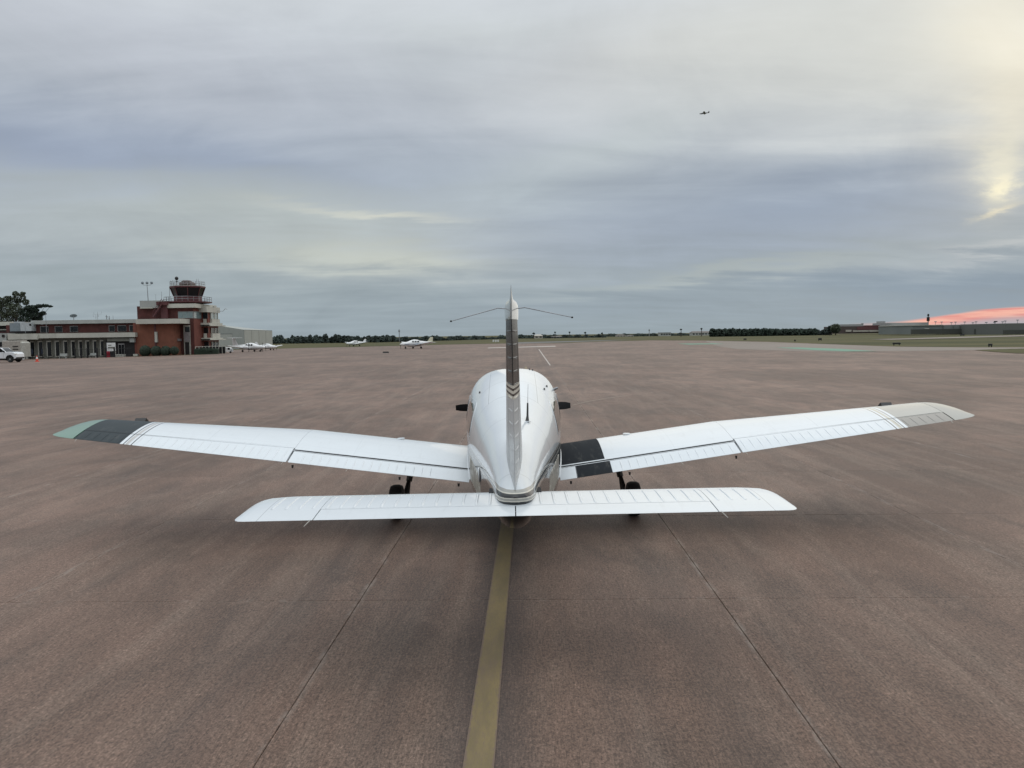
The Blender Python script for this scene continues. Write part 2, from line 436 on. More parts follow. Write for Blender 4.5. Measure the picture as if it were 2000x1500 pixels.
apoly([(-190, -60), (-90, -60), (-90, Ep[0][1]), (-190, 185)])
apoly([(SX1, -60), (150, -60), (150, SY1), (SX1, SY1)])
if SX0 > -24: apoly([(-24, -60), (SX0, -60), (SX0, SY1), (-24, SY1)])
apoly([(SX0, -60), (SX1, -60), (SX1, SY0), (SX0, SY0)])
apron = ap.build('apron', M_far, fix=False, kind='structure')
bmm = bmesh.new(); bmm.from_mesh(apron.data); bmesh.ops.triangulate(bmm, faces=bmm.faces); bmesh.ops.recalc_face_normals(bmm, faces=bmm.faces)
if sum(f.normal.z for f in bmm.faces) < 0: bmesh.ops.reverse_faces(bmm, faces=bmm.faces)
bmm.to_mesh(apron.data); bmm.free()
MB().add([(*unpav(x, y), -.016) for x, y in ((SX0, SY0), (SX1, SY0), (SX1, SY1), (SX0, SY1))], [(0, 1, 2, 3)]).build('joint_bed', M_joint, apron, fix=False)
gp = .0026
sm_ = MB(); hx, hy, bv = SL_W/2-gp, SL_L/2-gp, .004
def rr_(i, z): return [(-hx+i, -hy+i, z), (hx-i, -hy+i, z), (hx-i, hy-i, z), (-hx+i, hy-i, z)]
sm_.loft([rr_(0, -.014), rr_(0, -bv), rr_(bv, 0)], smooth=False)
slab_me = sm_.mesh('slab', M_slab)
bmm = bmesh.new(); bmm.from_mesh(slab_me); bmesh.ops.recalc_face_normals(bmm, faces=bmm.faces); bmm.to_mesh(slab_me); bmm.free()
for j in range(NY0, NY1):
    for i in range(-8, NX1):
        o = bpy.data.objects.new('slab', slab_me); COL.objects.link(o); o.parent = apron
        cx, cy = JX0+(i+.5)*SL_W, JY0+(j+.5)*SL_L
        X, Y = unpav(cx, cy); o.location = (X, Y, -.0008*random.random()); o.rotation_euler = (random.uniform(-.0003, .0003), random.uniform(-.0003, .0003), -HEAD)

# painted markings
def paint(name, c1, c2, amount=.45, sc_=9, worn=(.15, .105, .08), ragged=False):
    m = bpy.data.materials.new(name); m.use_nodes = True; t = NT(m.node_tree); b = m.node_tree.nodes['Principled BSDF']
    g = t.n('ShaderNodeNewGeometry'); p = t.mapping(g.outputs['Position'], rot=(0, 0, HEAD))
    a = t.noise(t.mapping(p, (3, .7, 1)), 1, 6, .7); w2 = t.noise(t.mapping(p, (70, 14, 1)), 1, 5, .8)
    c = t.mix(t.sstep(a, .35, .65), c1, c2)
    mk = t.m('MULTIPLY', t.sstep(w2, .50, .68), amount)
    if ragged:      # tyre-scrubbed middle, broken edges
        x, y, z = t.sep(p); d = t.m('ABSOLUTE', t.m('ADD', x, .31))
        e_ = t.sstep(t.m('MULTIPLY_ADD', t.m('SUBTRACT', t.noise(t.mapping(p, (40, 16, 1)), 1, 5, .75), .5), .07, d), .072, .084)
        mk = t.m('MAXIMUM', mk, e_)
        mk = t.m('MAXIMUM', mk, t.m('MULTIPLY', t.sstep(t.noise(t.mapping(p, (5, 1.1, 1), loc=(2, 2, 0)), 1, 6, .75), .50, .66), .5))
    c = t.mix(mk, c, worn)
    t.link(c, b.inputs['Base Color']); b.inputs['Roughness'].default_value = .62; b.inputs['Specular IOR Level'].default_value = .4
    bp = t.n('ShaderNodeBump'); bp.inputs['Strength'].default_value = .5; bp.inputs['Distance'].default_value = .004
    t.link(w2, bp.inputs['Height']); t.link(bp.outputs[0], b.inputs['Normal'])
    return m
M_yel = paint('worn_yellow_paint', (.215, .160, .072), (.150, .115, .058), .8, ragged=True)
M_wpaint = paint('worn_white_paint', (.50, .45, .41), (.42, .37, .33), .4)
M_fpaint = paint('faded_pale_paint', (.26, .20, .16), (.21, .16, .125), .5)
M_teal = paint('teal_paint', (.085, .235, .155), (.11, .225, .155), .15, worn=(.25, .22, .19))
def pv(pp): return [unpav(x, y) for x, y in pp]
flat(pv([(-.31-.0865, -6), (-.31+.0865, -6), (-.31+.0865, 57), (-.31-.0865, 57)]), 'yellow_taxi_line', M_yel, .004, kind='structure')
def gpoly(*uv): return [(p.x, p.y) for p in (G(u, v) for u, v in uv)]
flat(gpoly((953, 680.3), (953, 679.2), (1085, 675.6), (1085, 677.0)), 'white_painted_bar', M_wpaint, .02, kind='structure')
flat(gpoly((1051.6, 682.5), (1053.4, 682.5), (1075.8, 714), (1073.6, 714.3)), 'white_painted_line', M_wpaint, .02, kind='structure')
flat(gpoly((1118, 791), (1150, 783.6), (1190, 777), (1232, 771.6), (1232, 772.1), (1190, 777.8), (1150, 784.6), (1118, 792)), 'faded_painted_line', M_fpaint, .005, kind='structure')
flat(gpoly((1378, 666.2), (1500, 668.3), (1600, 672.2), (1750, 677.6), (1900, 679), (2010, 678.8), (2010, 680.3), (1905, 683.8), (1800, 685.5), (1700, 686.6), (1640, 687.6), (1540, 685.2), (1440, 682), (1400, 676)), 'pale_taxiway', M_lightc, .012, kind='structure')
flat(gpoly((1515, 679.2), (1560, 678.9), (1640, 681.6), (1712, 686.4), (1650, 686.6), (1590, 684.2)), 'teal_painted_patch', M_teal, .028, kind='structure')
flat(gpoly((1322, 671.2), (1395, 670.8), (1415, 672), (1345, 673.2)), 'teal_painted_patch', M_teal, .024, kind='structure')
flat(gpoly((1903, 684), (1950, 682.3), (2060, 681.0), (2100, 692), (1985, 690.5), (1940, 687.5)), 'grass_island', M_grass, .03, kind='structure')
flat(gpoly((1700, 663.0), (1870, 658.2), (2050, 653.2), (2050, 655.6), (1870, 660.6), (1740, 664.0)), 'far_runway', M_lightc, .05, kind='structure')
flat(gpoly((1010, 668.6), (1200, 664.2), (1240, 663.4), (1180, 665.8), (1100, 668.8), (1010, 671.2)), 'grey_taxiway', mat('grey_asphalt', (.13, .125, .12), .85), .02, kind='structure')
# ================================================================ the white low-wing aeroplane in front
def paintmat(name, fn, rough=.16, coat=.7, coatr=.05, spec=.5, matte=None):
    m = bpy.data.materials.new(name); m.use_nodes = True; t = NT(m.node_tree); b = m.node_tree.nodes['Principled BSDF']
    o = t.n('ShaderNodeTexCoord').outputs['Object']; x, y, z = t.sep(o)
    c = fn(t, o, x, y, z)
    gr = t.sstep(t.noise(t.mapping(o, (14, 1.6, 14)), 1, 5, .7, .3), .52, .78)
    c = t.mix(t.m('MULTIPLY', gr, .13), c, (.30, .28, .25))
    # dust film and faint skin waviness
    d = t.noise(o, 2.3, 6, .65); k = t.m('MULTIPLY_ADD', t.m('SUBTRACT', d, .5), .10, 1.0)
    c = t.mix(1.0, c, t.comb(k, k, k), 'MULTIPLY')
    t.link(c, b.inputs['Base Color'])
    t.link(t.m('MULTIPLY_ADD', t.noise(o, 1.5, 3, .5), .06, rough-.03), b.inputs['Roughness'])
    b.inputs['Specular IOR Level'].default_value = spec; b.inputs['Coat Weight'].default_value = coat; b.inputs['Coat Roughness'].default_value = coatr
    if matte:
        k = t.m('SUBTRACT', 1.0, matte(t, x, y, z))
        t.link(t.m('MULTIPLY', k, coat), b.inputs['Coat Weight']); t.link(t.m('MULTIPLY_ADD', k, spec-.18, .18), b.inputs['Specular IOR Level'])
        t.link(t.m('SUBTRACT', .85, t.m('MULTIPLY', k, .85-rough)), b.inputs['Roughness'])
    bp = t.n('ShaderNodeBump'); bp.inputs['Strength'].default_value = .10; bp.inputs['Distance'].default_value = .02
    t.link(t.noise(o, 3.2, 2, .4), bp.inputs['Height']); t.link(bp.outputs[0], b.inputs['Normal']); t.link(bp.outputs[0], b.inputs['Coat Normal'])
    return m
WHITE = (.66, .695, .72); IVORY = (.62, .585, .50); GREYB = (.33, .32, .29); BLACK = (.012, .015, .018)
def band(t, v, a, b_, soft=.0015):
    return t.m('MULTIPLY', t.sstep(v, a-soft, a+soft), t.m('SUBTRACT', 1.0, t.sstep(v, b_-soft, b_+soft)))
def seams(t, c, o, x, y, z, ylines=(), xlines=(), wd=.0022, k=.55):
    for a in ylines:
        c = t.mix(t.m('MULTIPLY', t.m('SUBTRACT', 1.0, t.sstep(t.m('ABSOLUTE', t.m('SUBTRACT', y, a)), wd*.6, wd*1.6)), k), c, (.12, .12, .13))
    ax = t.m('ABSOLUTE', x)
    for a, ya, yb in xlines:
        q = t.m('SUBTRACT', 1.0, t.sstep(t.m('ABSOLUTE', t.m('SUBTRACT', ax, a)), wd*.6, wd*1.6))
        c = t.mix(t.m('MULTIPLY', t.m('MULTIPLY', q, band(t, y, ya, yb)), k), c, (.12, .12, .13))
    return c
CY = 9.85                                     # root of the aeroplane: ground point between the main wheels
def LY(d): return d-CY                        # distance from the camera -> local y
def STRIPE(t, y, z):                          # height below the stripe line, which falls towards the nose
    return t.m('SUBTRACT', t.m('MULTIPLY_ADD', t.m('SUBTRACT', y, LY(5.7)), -.034, 1.214), z)
def fus_col(t, o, x, y, z):
    s = STRIPE(t, y, z); c = WHITE
    c = t.mix(band(t, s, .0, .019), c, GREYB)
    c = t.mix(band(t, s, .019, .027), c, IVORY)
    c = t.mix(band(t, s, .026, .055), c, (.006, .007, .008))
    c = t.mix(band(t, s, .055, .062), c, IVORY)
    c = t.mix(band(t, s, .060, .076), c, GREYB)
    c = t.mix(band(t, s, .076, .084), c, IVORY)
    c = t.mix(band(t, s, .084, .125), c, (.010, .012, .014))
    c = t.mix(t.sstep(s, .124, .126), c, (.016, .018, .020))
    c = seams(t, c, o, x, y, z, (LY(5.92), LY(7.6), LY(8.35), LY(8.85), LY(9.45)), ((.27, LY(8.35), LY(11)), ))
    rv = t.noise(t.mapping(o, (1, 60, 60)), 1, 2, .5)
    return c
M_fus = paintmat('white_fuselage_paint', fus_col, .18, .4)
M_white = paintmat('white_aircraft_paint', lambda t, o, x, y, z: t.mix(0.0, WHITE, WHITE))
DARKL = (.016, .026, .031)
def wing_col(t, o, x, y, z):
    c = WHITE
    c = seams(t, c, o, x, y, z, (LY(10.02),), ((2.66, -5, 5), (1.55, LY(10.02), LY(11)), (3.7, -5, 5)), .002, .30)
    c = seams(t, c, o, x, y, z, (LY(9.72), LY(9.38)), ((1.95, -5, 5), (3.2, -5, 5), (4.2, -5, 5)), .002, .13)
    ax = t.m('ABSOLUTE', x)
    # stripes then the end panels: near-black on the left wing, pale grey on the right one
    lft = t.m('LESS_THAN', x, 0.0)
    endc = t.mix(lft, (.34, .33, .295), DARKL)
    ln = t.mix(lft, (.30, .28, .24), (.05, .05, .052))
    c = t.mix(band(t, ax, 4.46, 4.475), c, ln)
    c = t.mix(band(t, ax, 4.50, 4.535), c, t.mix(lft, (.52, .49, .41), (.46, .45, .43)))
    c = t.mix(band(t, ax, 4.55, 4.565), c, ln)
    c = t.mix(band(t, ax, 4.60, 6), c, endc)
    # black walkway on the right wing root
    wk = t.m('MULTIPLY', band(t, x, .3, 1.10, .002), t.sstep(y, LY(9.26), LY(9.264)))
    c = t.mix(wk, c, (.016, .019, .023))
    return c
M_wing = paintmat('wing_paint', wing_col, .22, .4, matte=lambda t, x, y, z: t.m('ADD', t.m('MULTIPLY', band(t, x, .3, 1.10, .002), t.sstep(y, LY(9.26), LY(9.264))), t.m('MULTIPLY', band(t, x, -6, -4.60), .7)))
def cs_col(t, o, x, y, z):
    c = WHITE; ax = t.m('ABSOLUTE', x); lft = t.m('LESS_THAN', x, 0.0)
    endc = t.mix(lft, (.20, .185, .16), DARKL); ln = t.mix(lft, (.16, .15, .13), (.05, .05, .052))
    c = t.mix(band(t, ax, 4.46, 4.475), c, ln)
    c = t.mix(band(t, ax, 4.50, 4.535), c, t.mix(lft, (.52, .49, .41), (.46, .45, .43)))
    c = t.mix(band(t, ax, 4.55, 4.565), c, ln)
    c = t.mix(band(t, ax, 4.60, 6), c, endc)
    c = t.mix(band(t, x, .73, 1.15, .002), c, (.016, .019, .023))
    return c
M_cs = paintmat('control_surface_paint', cs_col, .22, .4, matte=lambda t, x, y, z: t.m('ADD', band(t, x, .74, 1.16, .002), t.m('MULTIPLY', band(t, x, -6, -4.60), .7)))
M_stab = paintmat('stabilator_paint', lambda t, o, x, y, z: seams(t, t.mix(0.0, WHITE, WHITE), o, x, y, z, (), ((1.83, -9, 9),), .0022, .5), .22, .5)
def fin_col(t, o, x, y, z):
    c = t.mix(t.sstep(z, 1.955, 1.957), (.50, .51, .51), (.014, .015, .016))
    for a in (1.985, 1.945, 1.905): c = t.mix(band(t, z, a-.011, a+.011), c, IVORY)
    c = t.mix(band(t, z, 1.917, 1.934), c, (.014, .015, .016))
    return c
M_fin = paintmat('fin_paint', fin_col, .26, .0, .08, .10)
M_cap = paintmat('pewter_cap_paint', lambda t, o, x, y, z: t.mix(0.0, (.25, .26, .26), (.25, .26, .26)), .15, .8)
M_tipL = paintmat('green_wing_tip_paint', lambda t, o, x, y, z: t.mix(0.0, (.105, .205, .155), (.1, .2, .15)), .30, .3)
M_tipR = paintmat('pale_grey_wing_tip', lambda t, o, x, y, z: t.mix(0.0, (.32, .312, .28), (.32, .312, .28)), .30, .3)
M_blackp = mat('black_plastic', (.012, .012, .013), .45)
M_matb = mat('matt_black_paint', (.012, .012, .013), .8, spec=.2)
M_rubber = mat('tyre_rubber', (.018, .018, .018), .85, bump=.2)
M_steel = mat('dull_steel', (.30, .30, .31), .4, .8, var=.2)
M_dsteel = mat('dark_gear_metal', (.09, .085, .08), .5, .5, var=.3)
M_glass = mat('cabin_glass', (.045, .045, .048), .06, spec=.9, coat=1.0, var=.05)
M_jambp = mat('ivory_letter_paint', (.50, .48, .42), .3)
M_gap = mat('dark_gap', (.010, .010, .012), .8)
M_lamp = mat('clear_lamp_cover', (.75, .75, .72), .1, spec=.9)
M_wick = mat('static_wick', (.42, .40, .36), .6)

plane = empty('light_aeroplane', (.022, CY, 0), 0, 'large white low-wing aeroplane parked over the yellow line, black walkway on one wing', 'aeroplane')
plane.rotation_euler = (0, -.0075, 0)

# ---- fuselage
SEC = [  # distance, half width, top, bottom, widest z, exponent above, exponent below
 (5.575, .030, 1.172, 1.118, 1.145, 2.0, 2.0), (5.60, .084, 1.203, 1.09, 1.14, 1.9, 2.1), (5.66, .122, 1.232, .98, 1.13, 1.85, 2.2), (5.80, .156, 1.268, .88, 1.12, 1.85, 2.2), (6.1, .184, 1.318, .82, 1.12, 1.9, 2.3),
 (6.6, .242, 1.39, .75, 1.12, 2.0, 3.0), (7.1, .308, 1.47, .66, 1.10, 2.0, 3.6), (7.7, .385, 1.56, .55, 1.10, 2.05, 4.2), (8.3, .460, 1.69, .46, 1.12, 2.15, 4.6),
 (8.8, .520, 1.825, .41, 1.12, 2.3, 4.8), (9.3, .568, 1.905, .38, 1.13, 2.5, 4.6), (9.8, .596, 1.93, .37, 1.16, 2.8, 3.5), (10.3, .585, 1.90, .37, 1.14, 2.8, 3.5),
 (10.7, .565, 1.74, .38, 1.10, 2.7, 3.4), (11.05, .545, 1.53, .40, 1.06, 2.6, 3.3), (11.5, .52, 1.45, .42, 1.05, 2.7, 3.2), (11.95, .47, 1.38, .46, 1.06, 2.7, 3.0), (12.12, .38, 1.33, .55, 1.07, 2.5, 2.8), (12.17, .16, 1.2, .98, 1.09, 2, 2)]
def cat(p0, p1, p2, p3, t):
    return tuple(.5*(2*b+(c-a)*t+(2*a-5*b+4*c-d)*t*t+(3*b-a-3*c+d)*t**3) for a, b, c, d in zip(p0, p1, p2, p3))
def fsec(d):
    d = min(max(d, SEC[0][0]), SEC[-1][0])
    for i in range(len(SEC)-1):
        if SEC[i][0] <= d <= SEC[i+1][0]:
            t = (d-SEC[i][0])/(SEC[i+1][0]-SEC[i][0])
            a = SEC[max(i-1, 0)]; b = SEC[i]; c = SEC[i+1]; e = SEC[min(i+2, len(SEC)-1)]
            # monotone enough: blend catmull and linear
            q = cat(a, b, c, e, t); l = tuple(b[j]+(c[j]-b[j])*t for j in range(7))
            return tuple(.6*q[j]+.4*l[j] for j in range(7))
def fring(d, n=56, off=0):
    _, hw, zt, zb, zm, nu, nb = fsec(d); out = []
    for k in range(n):
        a = 2*PI*k/n; ca, sa = math.cos(a), math.sin(a); e = nu if sa >= 0 else nb
        x = (hw+off)*math.copysign(abs(ca)**(2/e), ca); z = zm+((zt-zm+off) if sa >= 0 else (zm-zb+off))*math.copysign(abs(sa)**(2/e), sa)
        out.append((x, LY(d), z))
    return out
ds = [5.575, 5.58, 5.588, 5.60, 5.62, 5.64, 5.66, 5.72, 5.8, 5.9]+[6.0+.1*i for i in range(61)]+[12.05, 12.12, 12.15, 12.17]
fb = MB().loft([fring(d) for d in ds])
fus = fb.build('fuselage', M_fus, plane)
def fpt(d, z, side, off=.003):
    _, hw, zt, zb, zm, nu, nb = fsec(d)
    if z >= zm: q = min(1, (z-zm)/(zt-zm)); e = nu
    else: q = min(1, (zm-z)/(zm-zb)); e = nb
    x = hw*(max(0, 1-q**e))**(1/e)
    return (side*(x+off), LY(d), z)
def ftop(d, x, off=.003):
    _, hw, zt, zb, zm, nu, nb = fsec(d)
    return (x, LY(d), zm+(zt-zm)*(max(0, 1-(abs(x)/hw)**nu))**(1/nu)+off)
def fpatch(outline, side, name, m, parent, off=.003, rings=5):
    """curved patch lying on the fuselage side, outline in (distance, z) round its centre"""
    cx = sum(p[0] for p in outline)/len(outline); cz = sum(p[1] for p in outline)/len(outline)
    vs = [fpt(cx, cz, side, off)]; n = len(outline); fs = []
    for r in range(1, rings+1):
        f = r/rings
        for p in outline: vs.append(fpt(cx+(p[0]-cx)*f, cz+(p[1]-cz)*f, side, off))
    for k in range(n): fs.append((0, 1+k, 1+(k+1) % n))
    for r in range(rings-1):
        for k in range(n): a = 1+r*n; fs.append((a+k, a+n+k, a+n+(k+1) % n, a+(k+1) % n))
    mb = MB().add(vs, fs, True); 
    edge_ = vs[1+(rings-1)*n:]; inner = [fpt(p[0], p[1], side, -.01) for p in outline]
    mb.add(edge_+inner, [(k, (k+1) % n, n+(k+1) % n, n+k) for k in range(n)])
    return mb.build(name, m, parent)
def rrect(d0, d1, z0, z1, r=.08, n=6, skew=0):
    out = []
    for cx, cz, a0_ in ((d1-r, z1-r, 0), (d0+r, z1-r, 90), (d0+r, z0+r, 180), (d1-r, z0+r, 270)):
        for k in range(n+1):
            a = math.radians(a0_+90*k/n); zz = cz+r*math.sin(a); out.append((cx+r*math.cos(a)+skew*(zz-z0), zz))
    return out
for s in (-1, 1):
    fr = fpatch(rrect(8.60, 9.42, 1.205, 1.60, .15, skew=.25), s, 'window_frame', M_white, fus, .004)
    fpatch(rrect(8.65, 9.37, 1.24, 1.565, .13, skew=.25), s, 'rear_window', M_glass, fus, .007)
    fpatch(rrect(9.72, 10.40, 1.25, 1.60, .10), s, 'front_window', M_glass, fus, .006)
wsh = MB()
vs = []; fs = []
for i in range(7):
    d = 10.48+.09*i
    for k in range(13):
        x = (-.43+.86*k/12)*(fsec(d)[1]/.59); vs.append(ftop(d, x, .006))
for i in range(6):
    for k in range(12): a = i*13+k; fs.append((a, a+1, a+14, a+13))
wsh.add(vs, fs, True).build('windshield', M_glass, fus)

# registration letters high on both sides, seen almost edge-on
rg = 0
for s in (-1, 1):
    for (d, wd, kind_) in ((7.35, .16, 0), (7.58, .16, 1), (7.81, .16, 2), (8.04, .16, 1), (8.27, .16, 0), (8.50, .16, 2)):
        strokes = [rrect(d, d+.035, .73, 1.0, .01, 1), rrect(d+wd-.035, d+wd, .73, 1.0, .01, 1)]
        if kind_ != 0: strokes.append(rrect(d+.03, d+wd-.03, .965, 1.0, .01, 1))
        if kind_ == 2: strokes.append(rrect(d+.03, d+wd-.03, .73, .765, .01, 1))
        if kind_ == 0: strokes.append(rrect(d+.03, d+wd-.03, .85, .885, .01, 1))
        for st in strokes:
            o = fpatch(st, s, 'letter_stroke', M_jambp, fus, .004, 4)
# tail cone: black boxes stand in for shade in the stabilator slot, rivets, tail light
for s in (-1, 1):
    MB().bbox(s*.190-.018, s*.190+.018, LY(5.97), LY(6.15), 1.065, 1.13, .004).build('stabilator_slot_shade', M_gap, fus)
for i, (xx) in enumerate((-.105, -.078, -.05, -.013, .013, .05, .078, .105)):
    _, hw, zt, zb, zm, nu, nb = fsec(5.66)
    rs_ = .006 if abs(xx) < .02 else .0035
    yy = LY(5.60 if abs(xx) < .06 else 5.63)-.004
    MB().lathe([(rs_, 0), (rs_*.8, .004), (0.0005, .005)], (xx, yy+.002, 1.118+abs(xx)*.12), 'Y', 10).build('screw', M_steel, fus)
# comm antenna with whip
cb = ftop(7.55, .135, 0)
an = MB().tube([cb, (cb[0]+.004, cb[1]+.03, cb[2]+.05), (cb[0]+.009, cb[1]+.07, cb[2]+.175)], [.020, .011, .0085], 10).build('comm_antenna', M_blackp, plane)
MB().tube([(cb[0]+.009, cb[1]+.07, cb[2]+.17), (cb[0]+.018, cb[1]+.14, cb[2]+.36)], [.0028, .0014], 6).build('whip', M_steel, an)
MB().lathe([(.035, -.004), (.035, .002), (.028, .004)], (cb[0], cb[1], cb[2]+.002), 'Z', 16).build('antenna_base', M_white, an)
q = fpt(9.75, 1.66, 1, 0)
MB().tube([q, (q[0]+.05, q[1]-.01, q[2]+.02)], [.018, .012], 10).build('air_temperature_probe', M_steel, plane)
for (d, xx) in ((9.9, .22), (9.9, .26), (9.0, .37), (9.25, .41), (9.0, -.39)):
    q = ftop(d, xx, 0); MB().lathe([(.010, -.01), (.010, .012), (.004, .018)], q, 'Z', 10).build('roof_stud', M_dsteel, fus)
q = fpt(7.35, 1.02, -1, 0)
sp = MB().lathe([(.05, 0), (.048, .01), (.001, .012)], (0, 0, 0), 'X', 16).build('static_port', M_white, fus)
sp.location = (q[0], q[1], q[2]); sp.scale = (-1, 1, 1.5)

# ---- wings
def foil(n=16, th=.15, cam=.03, s0=0.0, s1=1.0):
    """closed profile (s from the nose, height) in chord units, trailing part cut at s1"""
    def yt(s): return 5*th*(.2969*math.sqrt(s)-.126*s-.3516*s*s+.2843*s**3-.1036*s**4)
    def yc(s): return cam*(2*.4*s-s*s)/.16 if s < .4 else cam*((1-.8)+.8*s-s*s)/.36
    ss = [s0+(s1-s0)*(1-math.cos(PI*k/n))/2 for k in range(n+1)] if s0 == 0 else [s0+(s1-s0)*k/n for k in range(n+1)]
    up = [(s, yc(s)+yt(s)+.001) for s in ss]; lo = [(s, yc(s)-yt(s)-.001) for s in ss]
    return up[::-1]+lo[1 if s0 == 0 else 0:]
WS = [(.38, 1.62, .630, .062), (2.66, 1.60, .934, .055), (5.14, 1.07, 1.262, .035)]   # span, chord, z of trailing edge, incidence
def wsec(x):
    x = abs(x)
    for a, b in zip(WS[:-1], WS[1:]):
        if x <= b[0] or b is WS[-1]:
            t = (x-a[0])/(b[0]-a[0]); return [a[j]+(b[j]-a[j])*t for j in range(4)]
def wpt(x, s, h, side=1):     # s chord fraction from nose, h height in chords
    _, c, zt, inc = wsec(x); r = (1-s)*c
    return (side*abs(x), LY(8.90)+r, zt+r*inc+h*c)
def wloft(xs_, s0, s1, side, n=16, th=.15, scale=None):
    rings = []
    for i, x in enumerate(xs_):
        _, c, zt, inc = wsec(x); a = s1(x) if callable(s1) else s1; b = s0(x) if callable(s0) else s0
        rings.append([wpt(x, s, h*(scale[i] if scale else 1), side) for s, h in foil(n, th, .03, b, a)])
    return rings
def hinge(x): return 1-(.285 if abs(x) < 2.66 else .37)/wsec(x)[1]*(1 if abs(x) < 2.66 else (1-.14*(abs(x)-2.66)))
def ridge(mb, pts, wd=.011, h=.0045, mi=0):
    """raised bead pressed in the skin along pts, each (point, side dir, up dir)"""
    vs = []; n = len(pts)
    for i, (p, sd_, up_) in enumerate(pts):
        k = .15 if i in (0, n-1) else 1
        p = Vector(p); sd_ = Vector(sd_); up_ = Vector(up_)
        vs += [p-sd_*wd-up_*.001, p-sd_*wd*.45+up_*h*k, p+sd_*wd*.45+up_*h*k, p+sd_*wd-up_*.001]
    fs = []
    for i in range(n-1):
        for j in range(3): fs.append((i*4+j, i*4+j+1, i*4+j+5, i*4+j+4))
    mb.add(vs, fs, True, mi)
for s in (-1, 1):
    side = 'left' if s < 0 else 'right'
    wing = MB()
    g1 = .011
    wing.loft(wloft([.38, 1.0, 1.6, 2.2, 2.659], 0, lambda x: hinge(2.0)-.003, s))
    wing.loft(wloft([2.661, 3.2, 3.8, 4.4, 4.8, 5.14], 0, lambda x: hinge(max(x, 2.67))-.003, s))
    wo_ = wing.build('wing', M_wing, plane)
    # flap and aileron, each with its pressed ridges
    for nm, a, b in (('flap', .535, 2.648), ('aileron', 2.672, 5.13)):
        mb = MB()
        xs2 = [a+(b-a)*i/8 for i in range(9)]
        f0 = (lambda x: hinge(2.0)+.003) if nm == 'flap' else (lambda x: hinge(max(x, 2.67))+.002)
        mb.loft(wloft(xs2, f0, 1.0, s, 8))
        step = .1; x = a+(.42 if nm == 'flap' else .06)
        if nm == 'flap': x = 1.27 if s > 0 else 1.0
        while x < b-.05:
            pts = []
            for i in range(7):
                sc0 = f0(x)+.02+(1-f0(x)-.035)*i/6
                prof = foil(1, .15, .03, sc0, min(.9999, sc0+.001)); h = max(p[1] for p in prof)
                p = wpt(x, sc0, h, s); pts.append((p, (s, 0, .13), (0, 0, 1)))
            ridge(mb, pts, .010, .0050)
            x += step
        cso = mb.build(nm, M_cs, plane)
        if nm == 'flap':
            for x in (.66, 1.35, 2.6):
                p = wpt(x, .985, -.02, s); MB().tube([p, (p[0], p[1]-.005, p[2]-.035)], [.014, .010], 8).build('hinge_bracket', M_blackp, cso)
            p = wpt(1.33, .93, .012, s); MB().lathe([(.010, -.01), (.010, .003)], p, 'Z', 10).build('inspection_plug', M_steel, cso)
        wk = [(1.95 if nm == 'flap' else 2.70)] + ([] if nm == 'flap' else [5.1])
        for x in wk:
            p = wpt(x, 1.0, 0, s); MB().tube([(p[0], p[1]+.01, p[2]), (p[0]+s*.012*(-1 if x > 5 else 1), p[1]-.06, p[2]-.02)], [.0035, .0022], 6).build('static_wick', M_wick, cso)
    # dark shroud behind the gaps
    sh_ = MB()
    sh_.loft([[wpt(x, a_, h_, s) for a_, h_ in ((hinge(2.0)-.03, .052), (hinge(2.0)+.028, .038), (hinge(2.0)+.028, .005), (hinge(2.0)-.03, .005))] for x in (.5, 1.3, 2.0, 2.655)], smooth=False)
    sh_.loft([[wpt(x, a_, h_, s) for a_, h_ in ((hinge(max(x, 2.67))-.02, .060), (hinge(max(x, 2.67))+.02, .046), (hinge(max(x, 2.67))+.02, .005), (hinge(max(x, 2.67))-.02, .005))] for x in (2.665, 3.6, 5.12)], smooth=False)
    sh_.build('gap_shroud', M_gap, wo_)
    # moulded tip: chord shrinks and thins to a rounded edge
    rings = []
    for x, cut_n, cut_t, th in ((5.145, 0, 0, 1), (5.22, .015, 0, .97), (5.29, .05, .0, .85), (5.34, .11, .004, .68), (5.375, .2, .012, .48), (5.39, .32, .03, .2)):
        _, c, zt, inc = wsec(x); rr2 = []
        for ss_, h in foil(16, .15, .03):
            s2 = cut_n+ss_*(1-cut_n-cut_t); hh = .012+(h-.012)*th
            rr2.append((s*x, LY(8.90)+(1-s2)*c, zt+(1-s2)*c*inc+hh*c+.01*(x-5.14)/.2*(1-th)))
        rings.append(rr2)
    tip = MB().loft(rings).build('wing_tip', M_tipL if s < 0 else M_tipR, plane)
    lp = wpt(5.30, .22, .02, s)
    MB().lathe([(.001, -.05), (.022, -.03), (.026, 0), (.020, .03), (.001, .045)], (lp[0]+s*.005, lp[1], lp[2]+.0), 'Y', 12).build('position_light', M_lamp, tip)
    vp = wpt(4.86, .06, .055, s)       # small black fairing on the leading edge
    MB().side([(vp[1]-.05, vp[2]), (vp[1]+.12, vp[2]-.02), (vp[1]+.02, vp[2]+.055)], vp[0]-.07, vp[0]+.07).build('leading_edge_fairing', M_blackp, wo_)
    # root fairing strip, walkway edge, tie-down and fuel cap
    rf = MB()
    pts = []
    for i in range(15):
        ss_ = .04+.92*i/14; prof = foil(1, .15, .03, ss_, min(.9999, ss_+.001)); h = max(p_[1] for p_ in prof)
        d = wpt(.5, ss_, h, s)[1]+CY; hw = fpt(d, wpt(.5, ss_, h, s)[2], 1, 0)[0]
        p = wpt(hw+.004, ss_, h, s); pts.append((p, (s, 0, .13), (-s*.5, 0, .8)))
    ridge(rf, pts, .008, .004); rf.build('wing_root_fairing', M_white, wo_)
    fc = wpt(1.5, .22, .105, s)
    MB().lathe([(.05, -.006), (.05, .002), (.04, .005)], fc, 'Z', 18).build('fuel_cap', M_white, wo_)

